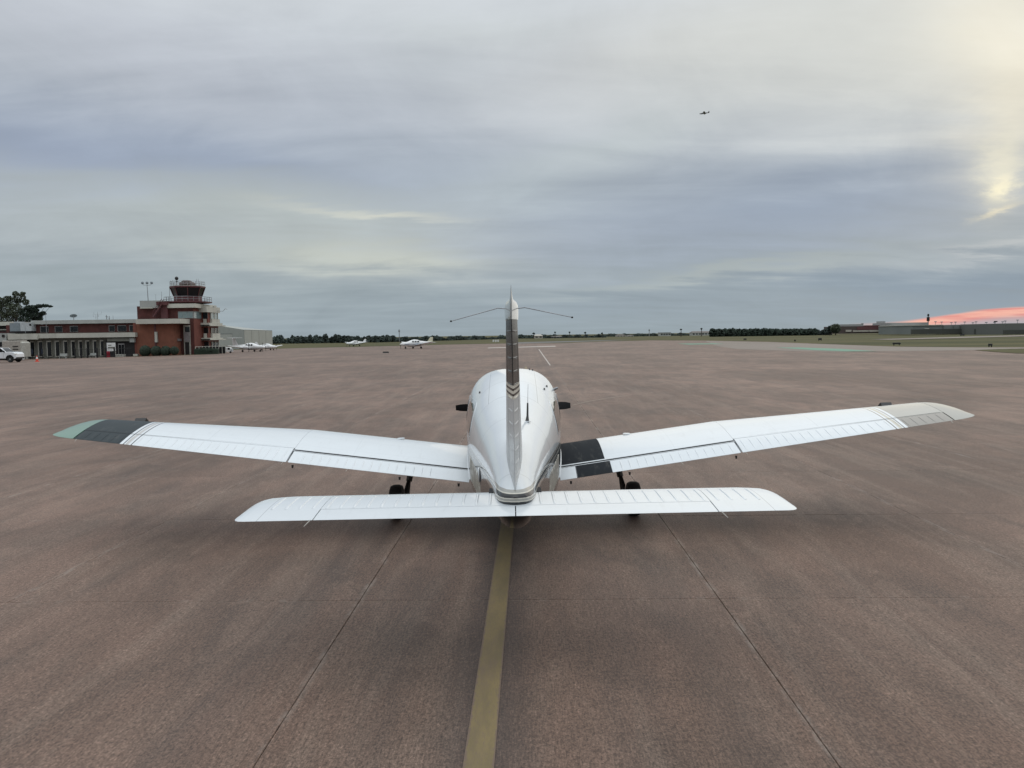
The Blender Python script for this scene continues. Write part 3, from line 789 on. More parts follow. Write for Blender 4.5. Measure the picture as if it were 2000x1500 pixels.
# ---- stabilator with its anti-servo tab
ZS = 1.082; STC = .76; YTE = LY(5.34)
def sfoil(n, s0, s1, th=.10): return foil(n, th, 0.0, s0, s1)
def spt(x, s, h, c=STC, nose=0):
    return (x, YTE+(1-s)*(c-nose), ZS+h*STC+.006)
HS = 1-.232/STC
st = MB()
xs3 = [-1.432+2.864*i/12 for i in range(13)]
st.loft([[spt(x, s_, h) for s_, h in sfoil(18, 0, HS-.004)] for x in xs3])
for s in (-1, 1):
    rings = []
    for x, nose, tec, th in ((1.436, 0, 0, 1), (1.60, 0, 0, 1), (1.76, .004, 0, .99), (1.84, .02, 0, .95), (1.92, .038, .0, .88), (1.96, .075, .006, .75), (1.985, .12, .025, .6), (2.002, .18, .06, .4), (2.010, .26, .12, .15)):
        rings.append([(s*x, YTE+tec+(1-s_)*(STC-nose-tec), ZS+.006+h*STC*th) for s_, h in sfoil(18, 0, 1.0)])
    st.loft(rings)
def sh_h(s_): return max(p[1] for p in foil(1, .10, 0, s_, min(.9999, s_+.001)))
x = .19
while x < 1.80:
    for s in (-1, 1):
        e1 = HS-.03 if x < 1.43 else HS-.03
        pts = [(spt(s*x, .17+(e1-.17)*i/9, sh_h(.17+(e1-.17)*i/9)), (1, 0, 0), (0, 0, 1)) for i in range(10)]
        ridge(st, pts, .012, .0055)
    x += .1005
sto = st.build('stabilator', M_stab, plane)
for s in (-1, 1):
    tb = MB().loft([[spt(x_, s_, h) for s_, h in sfoil(6, HS+.004, 1.0)] for x_ in ([s*.004, s*.5, s*1.0, s*1.428] if s > 0 else [-1.428, -1.0, -.5, -.004])])
    tbo = tb.build('anti_servo_tab', M_stab, plane)
    p = spt(s*1.45, 1.0, 0)
    MB().tube([(p[0], p[1]+.01, p[2]), (p[0]+s*.03, p[1]-.055, p[2]-.03)], [.004, .0026], 6).build('static_wick', M_wick, tbo)
MB().loft([[spt(x_, a_, h_) for a_, h_ in ((HS-.02, .026), (HS+.03, .018), (HS+.03, -.018), (HS-.02, -.026))] for x_ in (-1.434, -.5, .5, 1.434)], smooth=False).build('hinge_shroud', M_gap, sto)

# ---- fin and rudder: lofted upwards
def fin_le(z): return LY(7.05)-(z-1.30)*.86 if z > 1.42 else LY(6.95)
def fin_te(z): return LY(5.60)-(z-1.27)*.10
def rud_h(z): return fin_te(z)+.42-(z-1.27)*.10
def fth(z): return .066-(z-1.3)*.021         # half thickness
def fhalf(q, hw, p=.5):                      # half thickness at fraction q from the nose
    return hw*1.03*max(0, (2.969*math.sqrt(q)-1.26*q-3.516*q*q+2.843*q**3-1.015*q**4))/1.0
def fring_v(z, q0, q1, n=10, lean=0):
    y1 = fin_le(z); y0 = fin_te(z); c = y1-y0; hw = fth(z)
    qs = [q0+(q1-q0)*(1-math.cos(PI*k/n))/2 for k in range(n+1)] if q0 == 0 else [q0+(q1-q0)*k/n for k in range(n+1)]
    a = [(fhalf(q, hw)+.0015, y1-q*c, z) for q in qs]; b = [(-fhalf(q, hw)-.0015, y1-q*c, z) for q in qs]
    return a[::-1]+b[(1 if q0 == 0 else 0):]
zs = [1.17, 1.30, 1.5, 1.7, 1.9, 2.1, 2.3, 2.47]
def qh(z): return (fin_le(z)-rud_h(z))/(fin_le(z)-fin_te(z))
MB().loft([fring_v(z, 0, qh(z)-.012) for z in zs]).build('fin', M_fin, plane)
rd = MB(); zr = [1.225, 1.4, 1.6, 1.8, 2.0, 2.2, 2.4, 2.47]
rd.loft([fring_v(z, qh(z)+.012, 1.0, 6) for z in zr])
z = 1.31
while z < 2.45:
    for s in (-1, 1):
        pts = []
        for i in range(6):
            q = qh(z)+.03+(1-qh(z)-.06)*i/5; pts.append(((s*(fhalf(q, fth(z))+.001), fin_le(z)-q*(fin_le(z)-fin_te(z)), z), (0, .1, 1), (s, 0, 0)))
        ridge(rd, pts, .010, .0055)
    z += .098
rdo = rd.build('rudder', M_fin, plane)
MB().loft([[(k_*(fhalf(q_, fth(z_))*.7), fin_le(z_)-q_*(fin_le(z_)-fin_te(z_)), z_) for k_, q_ in ((1, qh(z_)-.03), (1, qh(z_)+.04), (-1, qh(z_)+.04), (-1, qh(z_)-.03))] for z_ in zr], smooth=False).build('hinge_shroud', M_gap, rdo)
rings = []
for z_, k_, dn, up_ in ((2.473, 1, 0, 0), (2.50, 1.06, .0, 0), (2.55, 1.08, .0, 0), (2.585, 1.0, .02, .0), (2.607, .78, .05, .0), (2.618, .45, .09, .0), (2.622, .12, .13, 0)):
    rr2 = []
    for p in fring_v(2.47, 0, 1.0, 12):
        yq = (p[1]-fin_te(2.47))/(fin_le(2.47)-fin_te(2.47))
        lift = max(0, .12-yq)/.12*.085*(1 if z_ > 2.5 else 0)*((z_-2.5)/.11)
        rr2.append((p[0]*k_*1.12, p[1]-dn*yq, z_+lift))
    rings.append(rr2)
MB().loft(rings).build('fin_cap', M_cap, plane)
for s in (-1, 1):
    b0 = Vector((s*.03, LY(6.02), 2.565)); b1 = Vector((s*.105, LY(6.0), 2.572)); b2 = Vector((s*.46, LY(5.85), 2.485 if s > 0 else 2.475))
    an = MB().tube([b0, b1, b2], [.0045, .004, .003], 8).build('navigation_antenna', M_steel, plane)
    MB().lathe([(.001, -.009), (.0065, -.005), (.0075, 0), (.0065, .005), (.001, .009)], b2, 'X', 10).build('antenna_ball', M_blackp, an)

# ---- undercarriage
def wheel(name, x, y, r, wd, parent, zoff=0):
    e = empty(name, (x, y, r+zoff)); e.parent = parent
    prof = [(.52*r, -wd*.40), (.80*r, -wd*.5), (.93*r, -wd*.44), (r, -wd*.22), (r*1.003, 0), (r, wd*.22), (.93*r, wd*.44), (.80*r, wd*.5), (.52*r, wd*.40)]
    MB().lathe(prof, (0, 0, 0), 'X', 32).build('tyre', M_rubber, e)
    MB().lathe([(.1*r, -wd*.46), (.5*r, -wd*.38), (.53*r, -wd*.3), (.53*r, wd*.3), (.5*r, wd*.38), (.1*r, wd*.46)], (0, 0, 0), 'X', 24).build('rim', M_steel, e)
    return e
for s in (-1, 1):
    zo = -s*.0115
    w_ = wheel('main_wheel', s*1.535, 0, .222, .165, plane, zo)
    lg = MB()
    lg.tube([(s*1.30, .05, .86), (s*1.345, .02, .62), (s*1.37, 0, .50)], [.042, .040, .040], 14)
    lg.tube([(s*1.37, 0, .52), (s*1.40, 0, .26)], [.026, .026], 12)
    lgo = lg.build('gear_leg', M_dsteel, plane)
    MB().tube([(s*1.40, 0, .222), (s*1.50, 0, .222)], [.028, .024], 10).build('axle', M_dsteel, lgo)
    sc_ = MB().tube([(s*1.375, -.05, .52), (s*1.40, -.15, .42), (s*1.40, -.04, .27)], .013, 8)
    sc_.tube([(s*1.35, -.04, .53), (s*1.385, -.15, .42)], .010, 8); sc_.build('torque_link', M_blackp, lgo)
    MB().tube([(s*1.33, -.045, .78), (s*1.36, -.06, .5), (s*1.45, -.03, .25)], .007, 6).build('brake_line', M_blackp, lgo)
wheel('nose_wheel', 0, LY(11.7), .195, .14, plane)
MB().tube([(0, LY(11.7), .55), (0, LY(11.72), .42), (0, LY(11.7), .2)], [.05, .04, .03], 12).build('nose_gear_leg', M_dsteel, plane)
# ---- propeller and spinner
pr = empty('propeller', (0, LY(12.27), 1.215)); pr.parent = plane
MB().lathe([(.15, -.10), (.15, 0), (.135, .08), (.10, .16), (.05, .23), (.001, .26)], (0, 0, 0), 'Y', 24).build('spinner', M_white, pr)
for s in (-1, 1):
    rings = []
    for i in range(12):
        r = .12+.80*i/11; c = (.08, .09, .11, .13, .145, .15, .15, .146, .140, .132, .120, .085)[i]; tw = math.radians(48-28*i/11)
        rings.append([(s*r, s*c*a*math.sin(tw)+b_*math.cos(tw), c*a*math.cos(tw)-s*b_*math.sin(tw)) for a, b_ in ((-.5, 0), (-.2, .010), (.2, .010), (.5, 0), (.2, -.006), (-.2, -.006))])
    MB().loft(rings).build('blade', M_matb, pr)
# ================================================================ terminal and control tower, left
def pix(D): return D/F
def atD(u, D):
    p = P(u, 700, D); return Vector((p.x, D, gz(p.x, D)))
def Zat(u, v, D): return P(u, v, D).z
def Xat(u, v, D): return P(u, v, D).x
M_brick = mat('dark_red_brick', (.085, .026, .022), .85, var=.22, scale=1.2, bump=.3, grime=(.05, .02, .02, .5))
M_brick2 = mat('orange_brown_brick', (.200, .074, .045), .85, var=.12, scale=1.0, bump=.3)
M_brick3 = mat('red_brick_sunlit_tone', (.160, .050, .036), .85, var=.15, scale=1.0, bump=.3)  # brighter copy of the dark red brick; sunlight is put into the colour
M_cream = mat('cream_painted_concrete', (.50, .49, .43), .75, var=.08, scale=.6, grime=(.30, .29, .24, .5))
M_gfas = mat('grey_green_fascia', (.37, .38, .36), .75, var=.08, scale=.5, grime=(.24, .25, .24, .5))
M_pier = mat('grey_green_pier_render', (.165, .165, .140), .8, var=.12, scale=1)
M_dgl = mat('dark_window_glass', (.010, .012, .014), .12, spec=.35, var=.05)
M_bgl = mat('pale_tinted_glass', (.20, .26, .26), .10, spec=.9, var=.15)
M_panel = mat('grey_spandrel_panel', (.24, .22, .22), .6)
M_wframe = mat('grey_window_frame', (.30, .29, .28), .6)
M_jamb = mat('pale_window_jamb', (.42, .41, .36), .7)
M_dark = mat('dark_recess', (.02, .018, .018), .9)  # near-black for dark parts, and for shade painted into the recesses
M_grey = mat('grey_painted_metal', (.20, .23, .25), .5, .1, var=.1)
M_lgrey = mat('light_grey_metal', (.42, .44, .45), .5, .1, var=.1)
M_dkred = mat('maroon_painted_steel', (.095, .028, .030), .55, var=.12)
M_alu = mat('galvanised_steel', (.30, .31, .32), .45, .6)
M_whitep = mat('white_plastic', (.72, .72, .70), .5, var=.05)
M_bshrub = mat('dark_shrub_leaves', (.018, .030, .018), .9, var=.5, scale=4)
M_road = mat('grey_pavement', (.20, .18, .16), .9)

TD = 147.4
gzT = gz(-75, TD)-.05
term = empty('terminal_building', (Xat(160, 690, TD), TD, gzT), 0, 'long low brick terminal with cream canopy and rows of tall narrow windows', 'building')
tx, ty, tz = term.location
def wb(u0, u1, v0, v1, D, depth, name, m, parent, uref=None, mb=None, org=None):
    """box whose front is seen at these photograph lines, at distance D, with a real depth"""
    um = (u0+u1)/2 if uref is None else uref; vm = (v0+v1)/2
    X0, X1 = Xat(u0, vm, D), Xat(u1, vm, D); Z1, Z0 = Zat(um, v0, D), Zat(um, v1, D)
    o = org or parent_origin(parent)
    b_ = (mb or MB()).box(X0-o[0], X1-o[0], D-o[1], D+depth-o[1], Z0-o[2], Z1-o[2])
    return b_ if mb is not None else b_.build(name, m, parent)
def parent_origin(p):
    o = Vector((0, 0, 0))
    while p is not None: o = o+p.location; p = p.parent
    return o
gtop = 704
wb(12, 262, 633, 651, TD+2.2, 12, 'upper_wall', M_brick, term, 160)
wb(12, 262, 650, gtop, TD, 16, 'lower_wall', M_pier, term, 160)
wb(60, 272, 624.8, 632.0, TD+1.5, 15, 'roof_fascia', M_gfas, term, 160)
wb(15, 264, 651.0, 659.8, TD-1.4, 3, 'canopy', M_cream, term, 140)
wb(15, 72, 652.0, 663.2, TD-1.9, 2, 'canopy_end', M_cream, term, 45)
for (a, b) in ((79, 94), (107.5, 121), (137, 151.5), (213, 223.5), (230, 246), (253, 264)):
    w_ = wb(a-.5, b+.5, 636.4, 648.4, TD+2.1, .3, 'upper_window', M_wframe, term, 160)
    n = 3 if b-a > 11 else 2
    for i in range(n):
        p0 = a+(b-a)*i/n+.35; p1 = a+(b-a)*(i+1)/n-.35
        wb(p0, p1, 637.4, 647.4, TD+2.0, .1, 'pane', M_dgl, w_, 160)
for (a, b) in ((60, 66.2), (76, 82.5), (92.8, 99.5), (109, 115.2), (125.5, 131.2), (140.4, 146), (155.2, 160.3), (169.2, 174.2), (183.4, 188.2), (197.2, 201.8)):
    w_ = wb(a-1.7, b+.2, 665.0, 696.5, TD-.35, .45, 'tall_window', M_jamb, term, 130)
    wb(a, b, 667.5, 695, TD-.40, .1, 'pane', M_dgl, w_, 130)
wb(207, 263, 663, gtop-4, TD-.5, 3, 'entrance_shade_block', M_dark, term, 235)  # solid box; the shade of the entrance is its near-black colour
wb(209, 252, 660.5, 666.5, TD-1, 1, 'entrance_beam', M_pier, term, 235)
wb(253, 262, 660.5, 668.5, TD-1, 1, 'entrance_beam', M_gfas, term, 255)
d_ = wb(231, 243, 671, 694, TD-.6, .12, 'glass_door', M_wframe, term, 237)
for a in (232.0, 237.7): wb(a, a+4.4, 673, 693, TD-.68, .06, 'pane', M_dgl, d_, 237)
wb(45, 47.5, 663, gtop, TD-1.6, .3, 'canopy_post', M_jamb, term, 46)
wb(50, 52.5, 663, gtop, TD-1.6, .3, 'canopy_post', M_jamb, term, 46)
wb(38, 58, 666, gtop-3, TD-.4, .3, 'shopfront_glass', M_dgl, term, 48)

# lower neighbour at the far left edge with its own flat roof
nb_ = empty('annex_building', (Xat(-20, 690, TD-4), TD-4, gzT), 0, 'grey flat-roofed annex behind the white pickup at the left edge', 'building')
wb(-60, 13, 651, gtop, TD-2, 12, 'wall', M_gfas, nb_, 0)
wb(-60, 20, 628.5, 636, TD+3, 10, 'roof_fascia', M_cream, nb_, 0)
wb(-60, 16, 636, 651, TD+4, 8, 'upper_wall', M_dark, nb_, 0)
wb(-60, 14, 643, 645, TD+3.8, .3, 'rail', M_jamb, nb_, 0)
wb(-60, 14, 648, 650, TD+3.8, .3, 'rail', M_dkred, nb_, 0)
wb(3.5, 8, 653.5, 658.5, TD-2.15, .3, 'wall_vent', M_dark, nb_, 5)
wb(-30, 12, 668, 677, TD-2.1, .2, 'dark_window', M_dgl, nb_, 0)

# things on the terminal roof
def single(name, label, cat, u0, u1, v0, v1, D, depth, m, uref=None, group=None):
    X0 = Xat(u0, v1, D); o = empty(name, ((Xat(u0, v1, D)+Xat(u1, v1, D))/2, D+depth/2, Zat((u0+u1)/2, v1, D)), 0, label, cat, group)
    return o
ac = single('air_conditioning_unit', 'dark grey rooftop air unit nearest the left edge', 'air conditioner', 19, 39, 630.5, 648, TD+1, 3, M_grey)
wb(19, 38.8, 631, 647, TD+1, 3, 'housing', M_grey, ac); wb(27, 36, 628.2, 631, TD+1.6, 2, 'fan_cowl', M_lgrey, ac); wb(18, 40, 647, 650, TD+.9, 3.1, 'base_frame', M_dark, ac)
ac = single('air_conditioning_unit', 'light grey rooftop air unit beside the brick upper wall', 'air conditioner', 39, 62, 627, 647, TD+1, 3, M_lgrey)
wb(39.4, 61.5, 630, 646.5, TD+.8, 3, 'housing', M_lgrey, ac); wb(57, 60.5, 632.5, 636, TD+.7, .2, 'vent', M_dark, ac); wb(40, 62, 646.5, 650, TD+.9, 3, 'base_frame', M_dark, ac)
# satellite dish
c = P(143.5, 617.6, TD+6)
ds_ = empty('satellite_dish', (c.x, c.y, Zat(143, 626, TD+6)), 0, 'round grey satellite dish on the terminal roof', 'satellite dish')
cz = c.z-ds_.location.z
dm = MB().lathe([(.02, .16), (.25, .13), (.42, .05), (.56, -.02), (.58, -.02), (.44, .09), (.26, .18), (.02, .21)], (0, 0, 0), 'Y', 24).build('reflector', M_grey, ds_)
dm.location = (0, 0, cz+.1); dm.rotation_euler = (math.radians(62), 0, math.radians(38)); dm.scale = (1.15, 1.15, 1.15)
MB().tube([(0, 0, 0), (0, .1, cz)], .07, 8).build('mast', M_alu, ds_); MB().tube([(0, 0, 0), (.15, -.5, .25)], .03, 6).build('feed_arm', M_alu, dm)
# aerials
def aerial(u, v0, v1, D, label, arms=(), r=.035, name='roof_aerial', cat='aerial', group=None):
    b = P(u, v1, D); t_ = P(u, v0, D)
    e = empty(name, tuple(b), 0, label, cat, group); h = t_.z-b.z
    MB().tube([(0, 0, 0), (0, 0, h)], [r, r*.6], 6).build('mast', M_alu, e)
    for (du, dv0, dv1) in arms:
        x = du*D/F
        MB().tube([(0, 0, h*dv0), (x, 0, h*dv0), (x, 0, h*dv1)], r*.6, 6).build('arm', M_alu, e)
    return e
aerial(187.5, 614.5, 624, TD+5, 'thin twin-armed aerial left of centre on the terminal roof', [(-5, .5, 1.1), (4, .5, 1.05)])
aerial(191, 609.5, 624, TD+7, 'tallest aerial with a wide crossbar on the terminal roof', [(-7, .72, 1.0), (8, .72, 1.05), (2, .4, .6)])
aerial(208.5, 615, 624, TD+5, 'short thick aerial mid roof on the terminal', [(-1.5, .6, .8), (1.5, .5, .7)], .09)
aerial(213.5, 617, 624, TD+6, 'small stubby aerial on the terminal roof beside the thick one', [], .11)
aerial(221, 616, 624, TD+5, 'plain thin rod aerial on the terminal roof nearest the tower', [], .04)
aerial(91, 612, 651, TD-2, 'tall thin whip aerial rising from the cream canopy', [], .045)
aerial(50, 618, 651, TD-1, 'thin whip aerial beside the rooftop air units', [], .035)

# ---- the brick wing and the tower
tw = empty('control_tower', (Xat(370, 690, 150), 150, gz(-62, 150)-.05), 0, 'red brick airport control tower with dark slanted glass cab', 'control tower')
wb(261, 340, 631, gtop, 147.0, 3.2, 'brick_wing', M_brick2, tw, 300)
wb(261.5, 267, 631, gtop, 146.95, 1, 'corner_pier', M_brick3, tw, 264)
wb(265, 352, 622.8, 632.2, 145.6, 5, 'wing_fascia', M_cream, tw, 310)
wb(302, 305.2, 631, gtop, 146.9, .3, 'wing_slot', M_dkred, tw, 303)
wb(302, 306.6, 648, 668.5, 146.6, .5, 'white_panel', M_cream, tw, 303)
X_l, X_r = Xat(274, 640, 151), Xat(378.5, 640, 150)
o = parent_origin(tw)
Zt = Zat(370, 597, 150); Zg = gz(-62, 150)-.4
MB().box(X_l-o[0], X_r-o[0], 0, 10.2, Zg-o[2], Zt-o[2]).build('brick_block', M_brick, tw)
wb(273, 318, 587.0, 601.5, 149.4, 12, 'grey_parapet', M_gfas, tw, 295)
wb(273, 298, 600.5, 602.5, 149.3, 1, 'parapet_trim', M_cream, tw, 285)
wb(326, 380.5, 593.0, 601.0, 149.2, 11, 'cream_parapet', M_cream, tw, 352)
# east side: everything built in world metres from the corner
XE = X_r-o[0]
def zz(v, D=150.0, u=385): return Zat(u, v, D)-o[2]
MB().box(XE+.003, XE+.05, .0, 4.0, Zg-o[2], zz(602)).build('east_brick_face', M_brick3, tw)  # thin skin over the block, lit look comes from its brick colour
w_ = MB().box(X_r-o[0]-2.95, XE+.06, -.06, .2, zz(621.5), zz(608)).build('corner_window_band', M_wframe, tw)
for i in range(3): MB().box(XE-2.85+i*.95, XE-1.98+i*.95, -.10, .0, zz(620.8), zz(608.8)).build('pane', M_bgl, w_)
MB().box(XE+.06, XE+.12, .05, 3.6, zz(621.5), zz(608)).build('east_window_band', M_bgl, tw)
MB().box(XE+.0, XE+1.6, 2.6, 9.6, zz(608.8), zz(597.5)).build('east_roof_canopy', M_cream, tw)
MB().box(XE+.0, XE+1.2, 4.0, 9.4, Zg-o[2], zz(607)).build('bay_wall', M_brick3, tw)
for (v0, v1) in ((630.0, 636.5), (660, 664.8)):
    MB().box(XE+.0, XE+1.8, 3.2, 10.2, zz(v1), zz(v0)).build('balcony_slab', M_cream, tw)
    MB().box(XE+.0, XE+1.95, 3.2, 11.5, zz(v1-.2), zz(v1-2.3)).build('slab_edge', M_cream, tw)
for (v0, v1, pv0, pv1) in ((609, 621.5, 622, 630.2), (640, 650.5, 651, 660.2), (668, 683, 0, 0)):
    MB().box(XE+.35, XE+1.24, 3.9, 4.0, zz(v1), zz(v0)).build('bay_side_glass', M_dgl, tw)
    q = MB().box(XE+1.2, XE+1.33, 5.2, 8.9, zz(v1), zz(v0)).build('bay_window', M_dgl if v0 > 620 else M_bgl, tw)
    for y_ in (5.2, 7.0, 8.75): MB().box(XE+1.33, XE+1.42, y_, y_+.18, zz(v1), zz(v0)).build('mullion', M_cream, q)
    if pv0:
        MB().box(XE+1.2, XE+1.6, 5.2, 9.3, zz(pv1), zz(pv0)).build('balcony_panel', M_cream, tw)
        MB().box(XE+.35, XE+.95, 3.80, 4.0, zz(pv1), zz(pv0)).build('balcony_panel', M_cream, tw)
wb(359, 371.5, 634.8, gtop-8, 149.75, .3, 'stair_window_surround', M_jamb, tw, 365)
wb(361.3, 370, 638.5, 648.8, 149.65, .2, 'stair_window', M_dgl, tw, 365)
wb(359.8, 370.3, 648.8, 667, 149.6, .25, 'spandrel', M_panel, tw, 365)
wb(361.8, 369.6, 668.5, gtop-9, 149.65, .2, 'door', M_dark, tw, 365)
wb(338, 348, 661.5, 666.2, 148.4, 1.6, 'door_canopy', M_panel, tw, 343)
# outside stair
stp = MB()
a = P(299, 619, 148.5)-o; b = P(316, 594, 148.5)-o
for dy in (0, .9):
    stp.tube([(a.x, a.y+dy, a.z), (b.x, b.y+dy, b.z)], .13, 6); stp.tube([(a.x, a.y+dy, a.z+1.0), (b.x, b.y+dy, b.z+1.0)], .05, 6)
for i in range(12):
    t = i/11; p = a+(b-a)*t; stp.box(p.x-.13, p.x+.13, p.y, p.y+.9, p.z, p.z+.05)
    if i % 3 == 0:
        for dy in (0, .9): stp.tube([(p.x, p.y+dy, p.z), (p.x, p.y+dy, p.z+1)], .04, 5)
stp.build('outside_stair', M_dkred, tw)
wb(305, 326, 589, 596, 148.6, 2.2, 'stair_landing', M_dkred, tw, 315)
wb(314, 327, 596, 622, 149.2, .8, 'stair_enclosure', M_dkred, tw, 320)
# the cab
cc = P(367.5, 590, 154)-o; cx_, cy_ = cc.x, cc.y
def zc_(v): return Zat(368, v, 154)-o[2]
def octa(r, z, ph=PI/8): return [(cx_+r*math.cos(ph+PI/4*k), cy_+r*math.sin(ph+PI/4*k), z) for k in range(8)]
SC = 154/F/math.cos(PI/8)*.875
MB().loft([octa(40*SC, zc_(593)), octa(46*SC, zc_(591.8)), octa(46*SC, zc_(589.6))], smooth=False).build('walkway_deck', M_dkred, tw)
MB().loft([octa(26.8*SC, zc_(593)), octa(26.8*SC, zc_(579))], smooth=False).build('cab_base', M_dkred, tw)
gls = MB().loft([octa(26.2*SC, zc_(579.2)), octa(32.4*SC, zc_(563))], smooth=False).build('cab_glass', M_dgl, tw)
lo_, hi_ = octa(26.8*SC, zc_(579.2)), octa(33.0*SC, zc_(562.8))
for p, q in zip(lo_, hi_): MB().tube([p, q], .10, 6).build('mullion', M_dkred, gls)
MB().loft([octa(32.6*SC, zc_(563.2)), octa(34.5*SC, zc_(562.4)), octa(34.5*SC, zc_(559.8))], smooth=False).build('cab_roof', M_dkred, tw)
MB().loft([octa(33.5*SC, zc_(559.8)), octa(33.5*SC, zc_(559.0))], smooth=False).build('roof_edge', M_cream, tw)
def railing(r, v0, v1, name):
    mb = MB(); z0, z1 = zc_(v1), zc_(v0); A = octa(r*SC, 0)
    for k in range(8):
        p, q = A[k], A[(k+1) % 8]
        for zf in (.5, 1.0): mb.tube([(p[0], p[1], z0+(z1-z0)*zf), (q[0], q[1], z0+(z1-z0)*zf)], .035, 5)
        for f in (0, .33, .66): mb.tube([(p[0]+(q[0]-p[0])*f, p[1]+(q[1]-p[1])*f, z0), (p[0]+(q[0]-p[0])*f, p[1]+(q[1]-p[1])*f, z1)], .035, 5)
    return mb.build(name, M_alu, tw)
railing(33, 550.5, 559.2, 'roof_railing'); railing(45, 580.5, 589.8, 'deck_railing')
eq = MB(); eq.bbox(cx_-1.25, cx_+1.2, cy_-1, cy_+1.2, zc_(559.5), zc_(550.5), .25); eq.bbox(cx_-.7, cx_+.8, cy_-1.3, cy_+.4, zc_(556), zc_(547.8), .2); eq.bbox(cx_-1.0, cx_-.5, cy_-1.5, cy_-.6, zc_(558), zc_(551.5), .1)
eq.build('roof_equipment', mat('brown_roof_equipment', (.12, .09, .085), .7, var=.3), tw)
rx = Xat(349.4, 550, 154)-o[0]
rad = MB().tube([(rx, cy_-1, zc_(559.4)), (rx, cy_-1, zc_(546))], .07, 8)
rad.build('beacon_mast', M_dkred, tw)
MB().lathe([(.02, -.38), (.22, -.30), (.34, -.1), (.34, .12), (.20, .32), (.02, .38)], (rx, cy_-1, zc_(544.2)), 'Z', 16).build('beacon', M_blackp, tw)
MB().lathe([(.22, -.06), (.24, .06)], (rx, cy_-1, zc_(550)), 'Z', 12).build('beacon_collar', M_blackp, tw)
for (u, v0) in ((341, 547), (336.5, 548), (387, 546), (390.5, 545.5)):
    x_ = Xat(u, 550, 154)-o[0]; MB().tube([(x_, cy_-.8, zc_(559)), (x_, cy_-.8, zc_(v0))], .035, 5).build('aerial', M_alu, tw)
MB().tube([(cx_-3.7, cy_, zc_(590)), (cx_-3.6, cy_, zc_(560))], .04, 6).build('down_pipe', M_alu, tw)
x_ = XE+1.6
MB().tube([(x_-.2, 8, zz(605)), (x_+1.2, 8, zz(605.5)), (x_+1.7, 8, zz(600.5)), (x_+2.1, 8, zz(602.0))], .05, 6).build('wind_sensor_arm', M_alu, tw)
MB().lathe([(.12, -.05), (.25, .0), (.12, .12)], (x_-.3, 7, zz(597)), 'Z', 10).build('roof_lamp', M_blackp, tw)
MB().tube([(x_-.3, 7, zz(600)), (x_-.3, 7, zz(597))], .06, 6).build('lamp_stem', M_alu, tw)
# floodlight mast on the grey parapet
b_ = P(289.5, 588, 152); fl = empty('floodlight_mast', tuple(b_), 0, 'thin mast with three round floodlights above the tower parapet', 'floodlight mast')
h = Zat(288, 556, 152)-b_.z
MB().tube([(0, 0, 0), (-.05, 0, h*.5), (-.1, 0, h)], [.085, .07, .05], 8).build('pole', M_alu, fl)
MB().tube([(-.95, 0, h+.25), (-.85, 0, h-.05), (-.1, 0, h-.15), (.65, 0, h-.05), (.75, 0, h+.25)], .035, 6).build('crossarm', M_alu, fl)
for dx in (-1.0, -.1, .8):
    MB().lathe([(.05, -.18), (.25, -.05), (.27, .08), (.2, .16)], (dx, 0, h+.35), 'Y', 14).build('floodlight', M_grey, fl)
aerial(304.5, 575.5, 588, 151, 'short T-shaped aerial on the grey tower parapet', [(-1.5, 1.0, 1.0), (1.5, 1.0, 1.0)], .03)
aerial(316, 569.5, 588, 151, 'thin pale rod aerial beside the tower stair', [], .045)

# ---- hangar behind the tower
hg = empty('hangar', (Xat(480, 675, 250), 250, gz(-86, 250)-.1), 0, 'pale grey-green metal hangar right of the control tower', 'hangar')
o = parent_origin(hg)
M_hang = mat('grey_green_sheet_metal', (.33, .34, .315), .6, .0, var=.04, scale=.3)
M_hang2 = mat('pale_sheet_metal', (.40, .40, .365), .6, .0, var=.04, scale=.3)
M_seam = mat('sheet_seam', (.20, .21, .20), .7)
A = P(400, 690, 262); Bc = P(478, 690, 246); C = P(533, 690, 268); Dk = Vector((A.x+8, A.y+22, 0))
def zh(u, v, D): return Zat(u, v, D)-o[2]
def pl_(p, z): return (p.x-o[0], p.y-o[1], z)
zb = -1.2
zA, zB, zC = zh(400, 631.5, 262), zh(478, 644.0, 246), zh(533, 645.6, 268)
MB().add([pl_(A, zb), pl_(Bc, zb), pl_(C, zb), pl_(Dk, zb), pl_(A, zA), pl_(Bc, zB), pl_(C, zC), pl_(Dk, zC-1.2)], [(0, 1, 5, 4), (2, 3, 7, 6), (3, 0, 4, 7), (4, 5, 6), (4, 6, 7)]).build('shell', M_hang, hg, fix=False)
n_ = 4
for i in range(n_):
    f0, f1 = i/n_+.004, (i+1)/n_-.004; p0 = Bc+(C-Bc)*f0; p1 = Bc+(C-Bc)*f1; za, zb2 = zB+(zC-zB)*f0, zB+(zC-zB)*f1
    nrm = Vector((C.y-Bc.y, -(C.x-Bc.x), 0)).normalized()*.05
    MB().add([pl_(p0, zb), pl_(p1, zb), pl_(p1, zb2-.1), pl_(p0, za-.1), pl_(p0+nrm, zb), pl_(p1+nrm, zb), pl_(p1+nrm, zb2-.1), pl_(p0+nrm, za-.1)],
             [(4, 5, 6, 7), (0, 1, 5, 4), (1, 2, 6, 5), (2, 3, 7, 6), (3, 0, 4, 7)]).build('wall_panel', M_hang2, hg)
nrm = Vector((Bc.y-A.y, -(Bc.x-A.x), 0)).normalized()
p0 = A+(Bc-A)*.05+nrm*.06; p1 = A+(Bc-A)*.99+nrm*.06
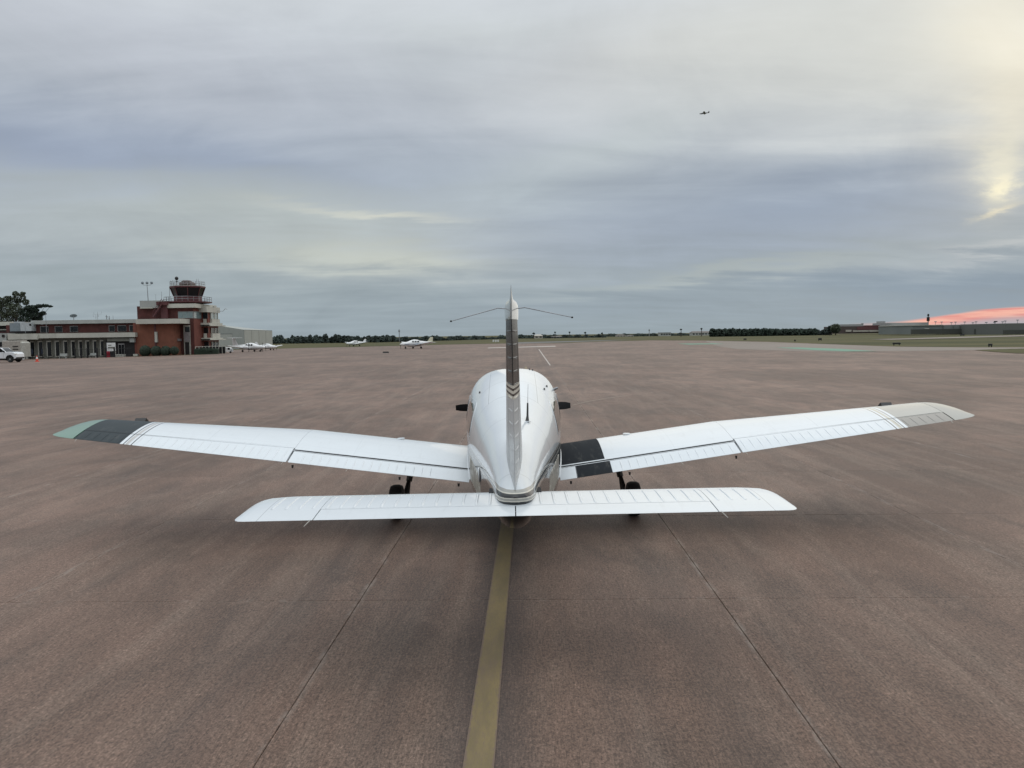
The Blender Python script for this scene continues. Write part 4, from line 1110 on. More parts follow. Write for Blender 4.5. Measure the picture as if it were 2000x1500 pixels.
MB().add([pl_(p0, zb), pl_(p1, zb), pl_(p1, zB+.1), pl_(p0, zA-.7), pl_(p0-nrm*.05, zb), pl_(p1-nrm*.05, zb), pl_(p1-nrm*.05, zB+.1), pl_(p0-nrm*.05, zA-.7)], [(0, 1, 2, 3), (1, 5, 6, 2), (0, 3, 7, 4)]).build('front_cladding', M_hang, hg) if False else None
p0 = A+(Bc-A)*.05+nrm*.07; p1 = A+(Bc-A)*.72+nrm*.07; zd = zh(430, 653, 256)
MB().add([pl_(p0, zb), pl_(p1, zb), pl_(p1, zd), pl_(p0, zd), pl_(p0-nrm*.06, zb), pl_(p1-nrm*.06, zb), pl_(p1-nrm*.06, zd), pl_(p0-nrm*.06, zd)], [(0, 1, 2, 3), (1, 5, 6, 2), (3, 2, 6, 7)]).build('sliding_door', M_hang2, hg)
MB().add([pl_(p0+nrm*.03, zd), pl_(p1+nrm*.03, zd), pl_(p1+nrm*.03, zd+.22), pl_(p0+nrm*.03, zd+.22), pl_(p0, zd), pl_(p1, zd), pl_(p1, zd+.22), pl_(p0, zd+.22)], [(0, 1, 2, 3), (3, 2, 6, 7), (0, 4, 5, 1)]).build('door_rail', M_seam, hg)

# ---- foliage
M_leaf1 = mat('dark_pine_needles', (.020, .034, .022), .9, var=.6, scale=.8)
M_leaf2 = mat('olive_leaves', (.050, .062, .036), .85, var=.5, scale=.8)
M_leaf3 = mat('far_tree_leaves', (.040, .055, .046), .9, var=.5, scale=.15)  # less black and bluer: distance haze mixed into the leaf colour
M_leaf4 = mat('blue_green_far_leaves', (.036, .050, .042), .9, var=.4, scale=.15)
M_bark = mat('bark', (.06, .05, .042), .9, var=.3, bump=.5)
def leaves(mb, c, r, n, sz, flat_=1.0):
    for _ in range(n):
        while True:
            d = Vector((random.uniform(-1, 1), random.uniform(-1, 1), random.uniform(-1, 1)))
            if d.length < 1: break
        d = d*(d.length**-.3 if d.length > .01 else 1)
        p = Vector(c)+Vector((d.x*r[0], d.y*r[1], d.z*r[2]))
        a = Vector((random.gauss(0, 1), random.gauss(0, 1), random.gauss(0, 1))).normalized(); b = a.orthogonal().normalized()
        s_ = sz*random.uniform(.5, 1.2)
        mb.add([p-a*s_, p+b*s_*.6, p+a*s_, p-b*s_*.6], [(0, 1, 2, 3)])
def tree(name, base, h, clumps, m, label, group=None, sz=.25, per=170, trunk=.3, cat='tree'):
    e = empty(name, tuple(base), 0, label, cat, group)
    tk = MB().tube([(0, 0, -.5), (.1, 0, h*.3), (-.1, .1, h*.55), (0, 0, h*.85)], [trunk, trunk*.75, trunk*.5, trunk*.15], 8)
    for (x, y, z, rx, ry, rz) in clumps:
        z0 = max(h*.25, z*.55); tk.tube([(0, 0, z0), (x*.5, y*.5, (z0+z)/2+.2), (x, y, z)], [trunk*.35, trunk*.22, trunk*.06], 5)
        if rx > 1.2:
            for _ in range(2): tk.tube([(x*.6, y*.6, z*.8), (x+random.uniform(-.8, .8)*rx, y, z+random.uniform(-.3, .8)*rz)], [trunk*.12, trunk*.03], 4)
    tk.build('trunk', M_bark, e, fix=False)
    cr2 = MB()
    for c in clumps:
        vol = c[3]*c[4]*c[5]; leaves(cr2, c[:3], c[3:], int(per*(vol**.5)), sz)
    cr2.build('crown', m, e, fix=False)
    return e
DT = 185
b_ = Vector((Xat(34, 660, DT), DT, gz(-110, DT)))
def cl(u, v, ru, rv, D=DT, dy=0):
    p = P(u, v, D+dy); k = D/F; return (p.x-b_.x, dy, p.z-b_.z, ru*k, ru*k*.8, rv*k)
tree('broadleaf_tree', b_, 14, [cl(38, 582, 12, 10), cl(22, 590, 14, 12), cl(8, 606, 16, 16, dy=2), cl(30, 606, 16, 14, dy=-1), cl(50, 590, 7, 6), cl(-12, 600, 16, 20), cl(45, 573, 5, 3), cl(14, 584, 8, 6), cl(30, 574, 6, 5), cl(-2, 588, 9, 8), cl(-35, 605, 18, 20), cl(10, 622, 22, 14)],
     M_leaf2, 'loose olive-green broadleaf tree rising behind the left end of the terminal', sz=.22, per=330)
b_ = Vector((Xat(66, 660, DT-8), DT-8, gz(-110, DT)))
tree('pine_tree', b_, 11, [cl(60, 602, 12, 6, DT-8), cl(76, 598, 8, 3.5, DT-8), cl(88, 597, 7, 3, DT-8), cl(98, 598.3, 5, 1.6, DT-8), cl(50, 610, 12, 8, DT-8), cl(70, 616, 13, 7, DT-8), cl(84, 612, 6, 4, DT-8), cl(52, 624, 16, 8, DT-8), cl(76, 622, 9, 4, DT-8), cl(66, 606, 10, 5, DT-8)],
     M_leaf1, 'dark flat-topped pine reaching right over the terminal roof', sz=.20, per=520)
# clipped shrubs before the brick wing
SHD = 145
sh0 = [(284, 676.5, 11), (305, 677, 10.5), (324, 676.5, 10), (341, 676, 8.5)]
for i, (u, v, r) in enumerate(sh0):
    D = SHD; c = P(u, 692, D); e = empty('round_shrub', (c.x, D, gz(c.x, D)), 0, ('leftmost', 'second from left', 'third from left', 'rightmost')[i]+' of the clipped dark shrubs before the orange brick wing', 'shrub', 'clipped dark shrubs')
    R_ = r*D/F; zc2 = Zat(u, v+9, D)-e.location.z
    mb = MB().lathe([(R_*math.cos(a)*.96, zc2+R_*1.0*math.sin(a)) for a in [math.radians(x) for x in (-60, -30, 0, 20, 40, 60, 75, 88)]], (0, 0, 0), 'Z', 18)
    leaves(mb, (0, 0, zc2), (R_*1.03, R_*1.03, R_*1.03), 500, .10); mb.build('foliage', M_bshrub, e, fix=False)
    MB().tube([(0, 0, -.1), (0, 0, zc2)], .09, 6).build('stem', M_bark, e)
gs = [(p.x, p.y) for p in (atD(258, 143.2), atD(400, 145.5), atD(400, 149.5), atD(258, 147))]; flat(gs, 'grass_strip', M_grass, .02, kind='structure')

# things standing along the terminal front: helper for simple boxes with parts
def at(u, v):                       # ground point seen at this pixel
    return G(u, v)
# black fence posts with rails
for i, (u, vb) in enumerate(((147, 701.5), (159, 701.2), (170.7, 700.5), (190, 699.6), (207, 699), (224, 698))):
    g = atD(u, 141.5); D = g.y; h = 19*pix(D)
    e = empty('fence_post', tuple(g), 0, ('leftmost', 'second', 'third', 'fourth', 'fifth', 'rightmost')[i]+' black post of the low fence before the terminal', 'fence post', 'black posts before the terminal')
    MB().bbox(-.09, .09, -.09, .09, -.05, h, .02).build('post', M_blackp, e); MB().bbox(-.13, .13, -.13, .13, h, h+.06, .02).build('post_cap', M_blackp, e)
fn = empty('rail_fence', tuple(atD(187, 141.5)), 0, 'thin black rail fence joining the posts before the terminal', 'fence')
fo = parent_origin(fn); rl = MB()
pp = [atD(u, 141.5)-fo for u, v in ((147, 701.5), (159, 701.2), (170.7, 700.5), (190, 699.6), (207, 699), (224, 698), (258, 696.5))]
for f in (.35, 1.6): rl.tube([(p.x, p.y, p.z+f) for p in pp], .03, 5)
rl.build('rail', M_blackp, fn)
pk = MB()
for a, b in zip(pp[:-1], pp[1:]):
    n = int((b-a).length/.28)
    for i in range(n):
        p = a+(b-a)*((i+.5)/n); pk.box(p.x-.012, p.x+.012, p.y-.012, p.y+.012, p.z+.2, p.z+1.6)
pk.build('pickets', M_blackp, fn, kind='stuff')
# dark fence and hedge line right of the tower base
f2 = empty('yard_fence', tuple(atD(415, 149)), 0, 'dark yard fence with white posts at the foot of the tower', 'fence'); fo = parent_origin(f2)
pk = MB(); a = atD(383, 148)-fo; b = atD(441, 153)-fo
for i in range(46):
    p = a+(b-a)*(i/45); pk.box(p.x-.06, p.x+.06, p.y-.02, p.y+.02, p.z, p.z+1.35)
pk.build('pickets', M_blackp, f2, kind='stuff')
for i in range(10):
    p = a+(b-a)*(i/9); MB().bbox(p.x-.06, p.x+.06, p.y-.12, p.y-.03, p.z, p.z+1.5, .01).build('white_post', M_jamb, f2)
MB().tube([(a.x, a.y-.05, a.z+1.5), (b.x, b.y-.05, b.z+1.5)], .04, 6).build('top_rail', M_jamb, f2)
hd = empty('dark_hedge', tuple(atD(393, 147)), 0, 'low dark hedge against the foot of the tower', 'hedge')
mb = MB().bbox(-1.6, 3.0, .5, 1.5, 0, 1.1, .15); leaves(mb, (.7, 1, .7), (2.4, .7, .6), 900, .1); mb.build('foliage', M_bshrub, hd, fix=False)
# planters
def box_thing(name, label, cat, u0, u1, v0, v1, m, depth=.6, group=None, build=None):
    D = 144.5; g = atD((u0+u1)/2, D); w2 = (u1-u0)*pix(D)/2; h = (v1-v0)*pix(D)
    e = empty(name, tuple(g), 0, label, cat, group); build(e, w2, h, depth); return e
def planter(e, w2, h, d):
    MB().bbox(-w2, w2, 0, d, .05, h, .03).build('tub', M_jamb, e); MB().box(-w2+.06, w2-.06, .06, d-.06, h-.02, h+.01).build('soil', M_dark, e)
    for s in (-1, 1): MB().bbox(s*w2*.8-.08, s*w2*.8+.08, .05, d-.05, -.02, .06, .01).build('foot', M_dark, e)
box_thing('concrete_planter', 'longer white planter box by the terminal entrance', 'planter', 225, 243, 691.3, 696.5, None, build=planter)
box_thing('concrete_planter', 'shorter white planter box nearest the orange brick wing', 'planter', 260, 269, 690.5, 695.3, None, build=planter)
def bench(e, w2, h, d):
    MB().bbox(-w2, w2, 0, .5, .42, .50, .02).build('seat', M_gfas, e); MB().bbox(-w2, w2, .48, .56, .50, h, .02).build('backrest', M_gfas, e)
    for s in (-1, 1): MB().bbox(s*w2*.8-.06, s*w2*.8+.06, .05, .5, 0, .42, .01).build('leg', M_gfas, e)
box_thing('bench', 'pale bench before the fourth tall window from the left', 'bench', 114, 129, 687.5, 697, None, build=bench, group='pale benches')
box_thing('bench', 'pale bench beside the red barrel, among black posts', 'bench', 174, 187.5, 686, 695, None, build=bench, group='pale benches')
def barrel(e, w2, h, d):
    MB().lathe([(w2*.95, 0), (w2, .06), (w2*.96, h*.33), (w2, h*.35), (w2*.96, h*.66), (w2, h*.68), (w2*.97, h-.04), (w2*.9, h)], (0, 0, 0), 'Z', 16).build('drum', mat('red_plastic', (.30, .012, .03), .5), e)
    MB().lathe([(w2*.8, h), (w2*.75, h+.04)], (0, 0, 0), 'Z', 16).build('lid', M_dark, e)
box_thing('barrel', 'dark red barrel left of the terminal entrance', 'barrel', 208.8, 215.5, 683, 694.5, None, build=barrel)
def signb(e, w2, h, d):
    MB().bbox(-w2, w2, 0, .08, h*.42, h, .02).build('board', M_whitep, e)
    for s in (-1, 1): MB().box(s*w2*.9-.04, s*w2*.9+.04, .08, .14, 0, h).build('post', M_jamb, e)
    for (a, b, c, d_) in ((-.7, .1, .80, .86), (-.75, .8, .62, .72)): MB().box(w2*a, w2*b, -.01, 0, h*c, h*d_).build('line_of_print', M_pier, e)
box_thing('notice_board', 'white notice board with dark lines beside the terminal entrance', 'sign', 209.5, 226.5, 668, 696, None, build=signb)
def table(e, w2, h, d):
    MB().lathe([(.6, .72), (.62, .76), (.6, .78)], (0, .3, 0), 'Z', 16).build('table_top', M_dark, e)
    MB().tube([(0, .3, 0), (0, .3, .74)], .05, 8).build('pedestal', M_dark, e)
    MB().lathe([(.03, 1.7), (.10, 1.9), (.16, 1.2), (.10, .95)][::-1], (0, .3, 0), 'Z', 10).build('folded_umbrella', mat('dark_blue_cloth', (.02, .025, .045), .9), e)
    for s in (-1, 1): MB().bbox(s*.95-.25, s*.95+.25, .1, .5, .40, .46, .02).build('stool', M_dark, e)
box_thing('patio_table', 'dark round patio table with folded umbrella, nearest the white pickup', 'table', 57, 66, 682, 698.5, None, build=table, group='dark patio tables')
box_thing('patio_table', 'dark round patio table with folded umbrella, right behind the orange cone', 'table', 70, 92, 684, 698.5, None, build=table, group='dark patio tables')
# service cart (beige) behind the pickup
ct = empty('service_truck', tuple(atD(27, 136)), 0, 'boxy beige service truck body parked behind the white pickup', 'truck')
MB().bbox(-2.0, 1.2, 0, 2.2, .6, 3.5, .1).build('body', mat('beige_panel', (.36, .33, .29), .6, var=.15), ct)
MB().bbox(.5, 1.9, .1, 2.1, .6, 3.3, .25).build('cab_section', M_jamb, ct)
for z in (1.3, 1.9, 2.4): MB().bbox(-.1, .9, -.08, 0, z, z+.16, .02).build('locker_handle', M_dark, ct)
MB().bbox(-.4, .1, -.1, .02, .7, 1.5, .03).build('side_locker', M_pier, ct)
for x in (-1.3, 1.2): MB().lathe([(.1, -.12), (.42, -.14), (.47, 0), (.42, .14), (.1, .12)], (x, .1, .45), 'Y', 20).build('wheel', M_rubber, ct)
MB().lathe([(.25, 0), (.28, .1), (.28, .8), (.2, .95)], (1.8, -.4, .1), 'Z', 12).build('fuel_can', M_whitep, ct)

# traffic cone
g = at(72.5, 706.6); cn = empty('traffic_cone', tuple(g), 0, 'orange and white traffic cone on the apron right of the white pickup', 'traffic cone')
M_or = mat('orange_plastic', (.62, .06, .025), .55)
MB().bbox(-.27, .27, -.27, .27, 0, .05, .03).build('base', M_or, cn)
MB().lathe([(.21, .05), (.145, .45), (.14, .46)], (0, 0, 0), 'Z', 20).build('cone', M_or, cn)
MB().lathe([(.142, .46), (.095, .72), (.09, .73)], (0, 0, 0), 'Z', 20).build('white_collar', M_whitep, cn)
MB().lathe([(.092, .73), (.055, .92), (.04, .93)], (0, 0, 0), 'Z', 20).build('tip', M_or, cn)

# ---- white pickup at the left edge, nose to the right
g = at(16, 708.0); pk_ = empty('pickup_truck', (g.x, g.y, g.z), 0, 'white pickup truck cut by the left edge of the photo, nose to the right', 'pickup truck')
pk_.scale = (1.14, 1.1, 1.2)
M_tw = mat('white_truck_paint', (.74, .75, .77), .25, coat=.6, var=.03)
W2 = 1.0
# outline along local x (length), z; nose at +x
def sideX(poly, y0, y1, name, m, parent, bv=0):
    n = len(poly); vs = [(x, y0, z) for x, z in poly]+[(x, y1, z) for x, z in poly]
    o_ = MB().add(vs, [tuple(range(n)), tuple(range(2*n-1, n-1, -1))]+[(i, n+i, n+(i+1) % n, (i+1) % n) for i in range(n)]).build(name, m, parent)
    return bevel(o_, bv, 2) if bv else o_
def arch(cx, r, n=8): return [(cx+r*math.cos(PI*k/n), .42+r*math.sin(PI*k/n)) for k in range(n+1)]
L0 = .25                           # front wheel x
low = [(-3.6, .62), (-3.6-.0, 1.28), (-.95, 1.28), (-.75, 1.30), (.15, 1.36), (.75, 1.28), (1.02, 1.10), (1.06, .70), (1.0, .50)]+[(p[0], p[1]) for p in arch(L0, .50)]+[(-.35, .50), (-3.0, .50)]
sideX(low, 0, 1.95, 'body', M_tw, pk_, .05)
sideX([(-.25, 1.29), (-.95, 1.86), (-2.6, 1.88), (-2.85, 1.30)], .12, 1.83, 'cab', M_tw, pk_, .06)
sideX([(-.42, 1.33), (-1.0, 1.78), (-1.55, 1.80), (-1.55, 1.33)], .085, .12, 'door_window', M_dgl, pk_)
sideX([(-1.66, 1.33), (-1.66, 1.80), (-2.45, 1.80), (-2.6, 1.33)], .085, .12, 'rear_door_window', M_dgl, pk_)
MB().add([(-.22, .25, 1.33), (-.22, 1.7, 1.33), (-.90, 1.62, 1.84), (-.90, .33, 1.84)], [(0, 1, 2, 3)]).build('windscreen', M_dgl, pk_, fix=False)
pk_.children[0]
sideX([(p[0]*1.0, p[1]) for p in arch(L0, .56)]+[(L0-.47, .42)]+[(L0-.47*math.cos(PI*k/8), .42+.47*math.sin(PI*k/8)) for k in range(1, 8)]+[(L0+.47, .42)], -.045, .1, 'wheel_arch_trim', M_blackp, pk_)
for x in (L0, -3.1):
    for y in (.12, 1.82):
        e = empty('wheel', (x, y, .40)); e.parent = pk_
        MB().lathe([(.2, -.12), (.36, -.14), (.40, -.09), (.402, 0), (.40, .09), (.36, .14), (.2, .12)], (0, 0, 0), 'Y', 26).build('tyre', M_rubber, e)
        MB().lathe([(.04, -.135), (.10, -.12), (.20, -.10), (.22, -.13), (.22, .1)], (0, 0, 0), 'Y', 20).build('rim', M_alu, e)
MB().bbox(-.52, -.40, -.16, .02, 1.30, 1.52, .03).build('mirror', M_blackp, pk_)
MB().bbox(-1.5, -1.32, -.02, .02, 1.10, 1.14, .01).build('door_handle', M_blackp, pk_)
MB().box(-.62, -.60, -.006, .002, .60, 1.28).build('door_gap', M_gap, pk_); MB().box(-1.60, -1.58, -.006, .002, .60, 1.28).build('door_gap', M_gap, pk_)
MB().bbox(.92, 1.12, .15, 1.8, .46, .66, .04).build('front_bumper', M_blackp, pk_)
MB().bbox(.80, 1.04, -.01, .35, .95, 1.15, .03).build('headlight', M_lamp, pk_)
MB().bbox(-3.0, -.5, .02, .3, .42, .50, .02).build('running_board', M_blackp, pk_)
MB().bbox(-3.6, .9, .3, 1.7, .30, .55, .02).build('chassis', M_dark, pk_)

# white cart beside the yard fence
g = atD(443, 156); cr3 = empty('ground_service_cart', tuple(g), 0, 'small white service cart between the yard fence and the white twin', 'cart')
cr3.scale = (.75, .75, .68)
MB().bbox(-1.1, 1.0, 0, 1.3, .45, 1.75, .12).build('body', M_whitep, cr3); MB().bbox(.75, 1.45, .1, 1.2, .45, 1.3, .1).build('front', M_lgrey, cr3)
MB().bbox(.3, .95, -.03, .02, 1.05, 1.55, .03).build('side_window', M_dgl, cr3)
for x in (-.7, 1.0): MB().lathe([(.05, -.1), (.27, -.1), (.3, 0), (.27, .1), (.05, .1)], (x, .1, .3), 'Y', 16).build('wheel', M_rubber, cr3)
# ================================================================ other aeroplanes
def ell(cx, hw, hh, cz, n=14): return [(hw*math.cos(2*PI*k/n), cx, cz+hh*math.sin(2*PI*k/n)) for k in range(n)]
M_acw = mat('parked_white_paint', (.74, .74, .73), .3, coat=.4, var=.05)
M_acb = mat('faded_blue_trim', (.22, .27, .36), .4, var=.1)
M_acy = mat('pale_yellow_tail_paint', (.58, .56, .42), .4, var=.05)
def aircraft(label, loc, rz, L=7.2, span=10.8, twin=False, trim=None, tail=None, ttail=False, scale=1, dark=None, high=0, group=None, name='parked_aeroplane'):
    """nose towards local +y"""
    e = empty(name, loc, rz, label, 'aeroplane', group); e.scale = (scale,)*3
    mw = dark or M_acw; trim = trim or mw; tail = tail or mw
    sec = [(-.50, .03, .10, 1.15), (-.44, .10, .18, 1.12), (-.25, .28, .36, 1.03), (-.08, .48, .55, .98), (.08, .58, .62, .98), (.22, .58, .60, .95), (.30, .52, .44, .90), (.40, .42, .38, .88), (.48, .26, .26, .88), (.50, .08, .08, .88)]
    rings = []
    for i in range(len(sec)-1):
        for t in (0, .5): rings.append(ell(L*(sec[i][0]+(sec[i+1][0]-sec[i][0])*t), *[sec[i][j]+(sec[i+1][j]-sec[i][j])*t for j in (1, 2, 3)]))
    rings.append(ell(L*.5, .08, .08, .88))
    MB().loft(rings).build('fuselage', mw, e)
    # canopy and windows
    cb_ = MB().loft([ell(L*a, w2, h2, z2, 14) for a, w2, h2, z2 in ((-.10, .35, .2, 1.25), (-.02, .50, .42, 1.28), (.10, .54, .50, 1.28), (.19, .50, .40, 1.22), (.27, .40, .12, 1.15))])
    cb_.build('cabin', mw, e)
    for s in (-1, 1):
        for (a, b) in ((-.03, .035), (.05, .115), (.13, .19)):
            MB().add([(s*.545, L*a, 1.22), (s*.56, L*b, 1.22), (s*.50, L*(b-.012), 1.50), (s*.49, L*(a+.012), 1.50), (s*.50, L*a, 1.22), (s*.50, L*b, 1.22), (s*.44, L*(b-.012), 1.50), (s*.44, L*(a+.012), 1.50)],
                     [(0, 1, 2, 3), (0, 3, 7, 4), (1, 5, 6, 2), (3, 2, 6, 7), (0, 4, 5, 1)]).build('window', M_dgl, e)
        if trim is not mw: MB().add([(s*.05, -L*.46, 1.16), (s*.60, L*.02, 1.0), (s*.60, L*.2, .95), (s*.46, L*.42, .95), (s*.46, L*.42, .82), (s*.60, L*.2, .80), (s*.60, L*.02, .84), (s*.05, -L*.46, 1.06)], [(0, 1, 2, 3, 4, 5, 6, 7)] if s > 0 else [(7, 6, 5, 4, 3, 2, 1, 0)]).build('trim_stripe', trim, e, fix=False)
    MB().add([(-.44, L*.205, 1.25), (.44, L*.205, 1.25), (.36, L*.155, 1.62), (-.36, L*.155, 1.62)], [(0, 1, 2, 3)]).build('windscreen', M_dgl, e, fix=False)
    for s in (-1, 1):
        c0, c1 = 1.55, 1.05; dih = .12
        def ws(x, c, off): 
            z = .62+high+x*dih; return [(s*x, off+c*(.62-q)-c*.2, z+c*h_) for q, h_ in ((0, 0), (.1, .06), (.3, .085), (.6, .055), (1, .0), (.6, -.02), (.3, -.04), (.1, -.03))]
        MB().loft([ws(.3, c0, L*.02), ws(span*.26, c0, L*.02), ws(span*.49, c1, L*.01), ws(span*.5, c1*.7, L*.01)]).build('wing', mw, e)
        th_ = 1.15 if not ttail else 2.75
        MB().loft([[(s*x, -L*.43+c*(.5-q), th_+c*h_) for q, h_ in ((0, 0), (.3, .05), (1, 0), (.3, -.05))] for x, c in ((.05, .8), (1.7, .7), (1.85, .4))]).build('tailplane', mw, e)
        g2 = empty('main_wheel', (s*1.5, 0, .2)); g2.parent = e
        MB().lathe([(.1, -.08), (.18, -.09), (.21, 0), (.18, .09), (.1, .08)], (0, 0, 0), 'X', 14).build('tyre', M_rubber, g2)
        MB().tube([(s*1.42, 0, .2), (s*1.4, 0, .85)], .05, 6).build('gear_leg', M_alu, e)
        if twin:
            n_ = MB().loft([[(s*1.75+r*math.cos(2*PI*k/12), y, .88+r*1.05*math.sin(2*PI*k/12)) for k in range(12)] for y, r in ((-.8, .06), (-.2, .28), (.6, .38), (1.4, .36), (1.85, .22), (1.95, .1))]).build('engine_nacelle', mw, e)
            for k in (-1, 1): MB().bbox(s*1.75-.05, s*1.75+.05, 1.92, 1.97, .88 if k > 0 else -.02, 1.75 if k > 0 else .85, .01).build('propeller_blade', M_blackp, n_)
    ft = 2.2 if not ttail else 2.8
    MB().loft([[(w_*k, y0+(y1-y0)*q, z) for k, q in ((1, .35), (0, 0), (-1, .35), (0, 1))] for z, y0, y1, w_ in ((1.1, -L*.5, -L*.30, .06), (ft-.1, -L*.515, -L*.415, .04), (ft, -L*.51, -L*.44, .02))], smooth=False).build('fin', tail, e)
    g2 = empty('nose_wheel', (0, L*.36, .18)); g2.parent = e
    MB().lathe([(.08, -.06), (.16, -.07), (.18, 0), (.16, .07), (.08, .06)], (0, 0, 0), 'X', 14).build('tyre', M_rubber, g2)
    MB().tube([(0, L*.36, .18), (0, L*.36, .7)], .045, 6).build('nose_gear_leg', M_alu, e)
    if not twin:
        MB().lathe([(.14, 0), (.11, .12), (.01, .25)], (0, L*.5, .88), 'Y', 14).build('spinner', M_acw if not dark else mw, e)
        for k in (-1, 1): MB().bbox(-.05, .05, L*.5+.02, L*.5+.06, .88 if k > 0 else 0.0, 1.78 if k > 0 else .88, .01).build('propeller_blade', M_blackp, e)
    return e
def face(deg): return math.radians(deg)
g = atD(815, 150); aircraft('white and faded blue light aeroplane with pale yellow fin, nose left, on the far apron', tuple(g), face(128), trim=M_acb, tail=M_acy, scale=1.0)
g = atD(697, 235); aircraft('smaller white light aeroplane facing left, farthest of those on the apron', tuple(g), face(138), scale=1.0)
g = atD(486, 168); aircraft('white twin-engined aeroplane with a high tailplane before the hangar', tuple(g), face(-118), L=8.6, span=10.5, twin=True, ttail=True, scale=1.12)
g = atD(520, 190); aircraft('low white twin-engined aeroplane behind the one with the high tailplane', tuple(g), face(-122), L=8.0, span=10.5, twin=True, scale=.95)
p = P(1376, 221, 600)
fl_ = aircraft('small dark aeroplane flying in the sky at the upper right', (p.x, p.y, p.z-1), face(60), dark=mat('backlit_silhouette_tone', (.20, .20, .21), .5), name='flying_aeroplane')  # backlit silhouette is put into the dark grey of the whole airframe
fl_.rotation_euler = (0, math.radians(-4), face(72))

# small chock left lying on the far apron
g = at(752, 689.6); ck = empty('wheel_chock', tuple(g), 0, 'small dark wheel chock lying on the far apron', 'wheel chock')
MB().side([(0, 0), (.5, 0), (.25, .22)], -.35, .5).build('block', M_dark, ck); MB().tube([(.4, .2, .2), (.7, .2, .28)], .03, 6).build('rope', M_jamb, ck)

# ================================================================ tree lines and the town beyond
def treeline(name, u0, u1, D, v_top, m, n, h_px, name_label, jit=.5, sz=.9):
    mb = MB()
    i = 0; u = u0
    while u < u1:
        r = random.uniform(2.6, 7.5); vt = v_top(u); vb = vt+h_px(u)
        D2 = D+random.uniform(-12, 12); k = D2/F; h = (vb-vt)*k*random.uniform(1-jit, 1.08)
        p = P(u, vb, D2); rx = r*k
        base = gz(p.x, p.y)-.5; top = Zat(u, vb, D2)+h
        # a crown of leaf clumps down to the ground, gaps near the top
        leaves(mb, (p.x, D2, (base+top)/2), (rx, rx, (top-base)/2), n, sz)
        leaves(mb, (p.x+random.uniform(-.3, .3)*rx, D2, top-.12*(top-base)), (rx*.5, rx*.5, h*.16), n//5, sz*.7)
        u += r*.62
    return mb.build(name, m, fix=False, kind='stuff', label=name_label)
hz = lambda u: 654-.0135*(u-1036)
treeline('far_tree_line', 536, 990, 470, lambda u: (655.5 if u < 640 else 656.5)+.004*(u-536)+3*math.sin(u*.11)*math.sin(u*.031)-1.0, M_leaf3, 130, lambda u: max(8, 672.6-.021*(u-536)-(656.5+.004*(u-536))), 'dark tree line beyond the grass')
treeline('far_tree_line', 1012, 1180, 520, lambda u: 654.5+1.5*math.sin(u*.3), M_leaf3, 110, lambda u: 6.5, 'low trees right of the tail')
treeline('far_tree_line', 1180, 1400, 640, lambda u: 652.5+1.2*math.sin(u*.23)-.012*(u-1180), M_leaf4, 60, lambda u: 4.5, 'low distant trees of the town', sz=.8)
mb_h = treeline('evergreen_row', 1389, 1592, 430, lambda u: 642.6+.6*math.sin(u*.5), M_leaf1, 150, lambda u: 10.5, 'clipped dark evergreen row', jit=.08)
treeline('far_tree_line', 1590, 1622, 440, lambda u: 643+1.5*math.sin(u*.4), M_leaf4, 120, lambda u: 7, 'small trees between evergreen row and brown warehouse')
def smalltree(u, vt, vb, D, r_px, m, label, name='far_tree', group=None, n=300, palm=False):
    b = P(u, vb, D); b.z = gz(b.x, b.y); h = Zat(u, vt, D)-b.z; k = D/F
    e = empty(name, tuple(b), 0, label, 'tree', group)
    MB().tube([(0, 0, -.3), (.1, 0, h*.9)], [.28, .15], 6).build('trunk', M_bark, e)
    mb = MB()
    if palm: leaves(mb, (0, 0, h-r_px*k*.4), (r_px*k, r_px*k, r_px*k*.5), n//3, .5)
    else: leaves(mb, (0, 0, h*.62), (r_px*k, r_px*k, h*.42), n, .6)
    mb.build('crown', m, e, fix=False); return e
for i, (u, vt, r, lab) in enumerate(((636, 652.6, 5, 'rounded tree standing higher than the left tree line'), (656, 653.5, 4.5, 'tall rounded tree right of the tallest in the left tree line'),
        (606, 654.5, 3.5, 'narrow tree peak near the left end of the tree line'), (733, 656, 3, 'thin-topped tree left of the nearer parked aeroplane'), (769, 655.8, 3.5, 'tree peak beside the thin radio mast'))):
    smalltree(u, vt, 671, 455, r, M_leaf3, lab)
for i, (u, vt, r) in enumerate(((1042.5, 650.5, 2.2), (1084, 648.6, 1.1), (1112.5, 648.6, 1.2), (1143, 649.3, 1.6), (1176, 650.5, 1.6), (1330, 643, 1.6), (1370, 641.5, 1.1))):
    smalltree(u, vt, hz(u)+6, 480, r, M_leaf3, ('bushy palm just right of the fin', 'lone slim palm right of the pale gabled house', 'second slim palm right of the pale house', 'spreading palm over the town trees', 'low palm at the end of the dark tree belt', 'palm above the far white sheds', 'slim palm left of the evergreen row')[i], 'palm_tree', 'palms above the town', palm=True)
smalltree(1632, 633.5, 650.5, 400, 9, M_leaf2, 'rounded olive tree at the left end of the brown warehouse', n=900)
smalltree(1621, 637, 650, 404, 5, M_leaf3, 'small dark tree left of the rounded olive tree', n=400)

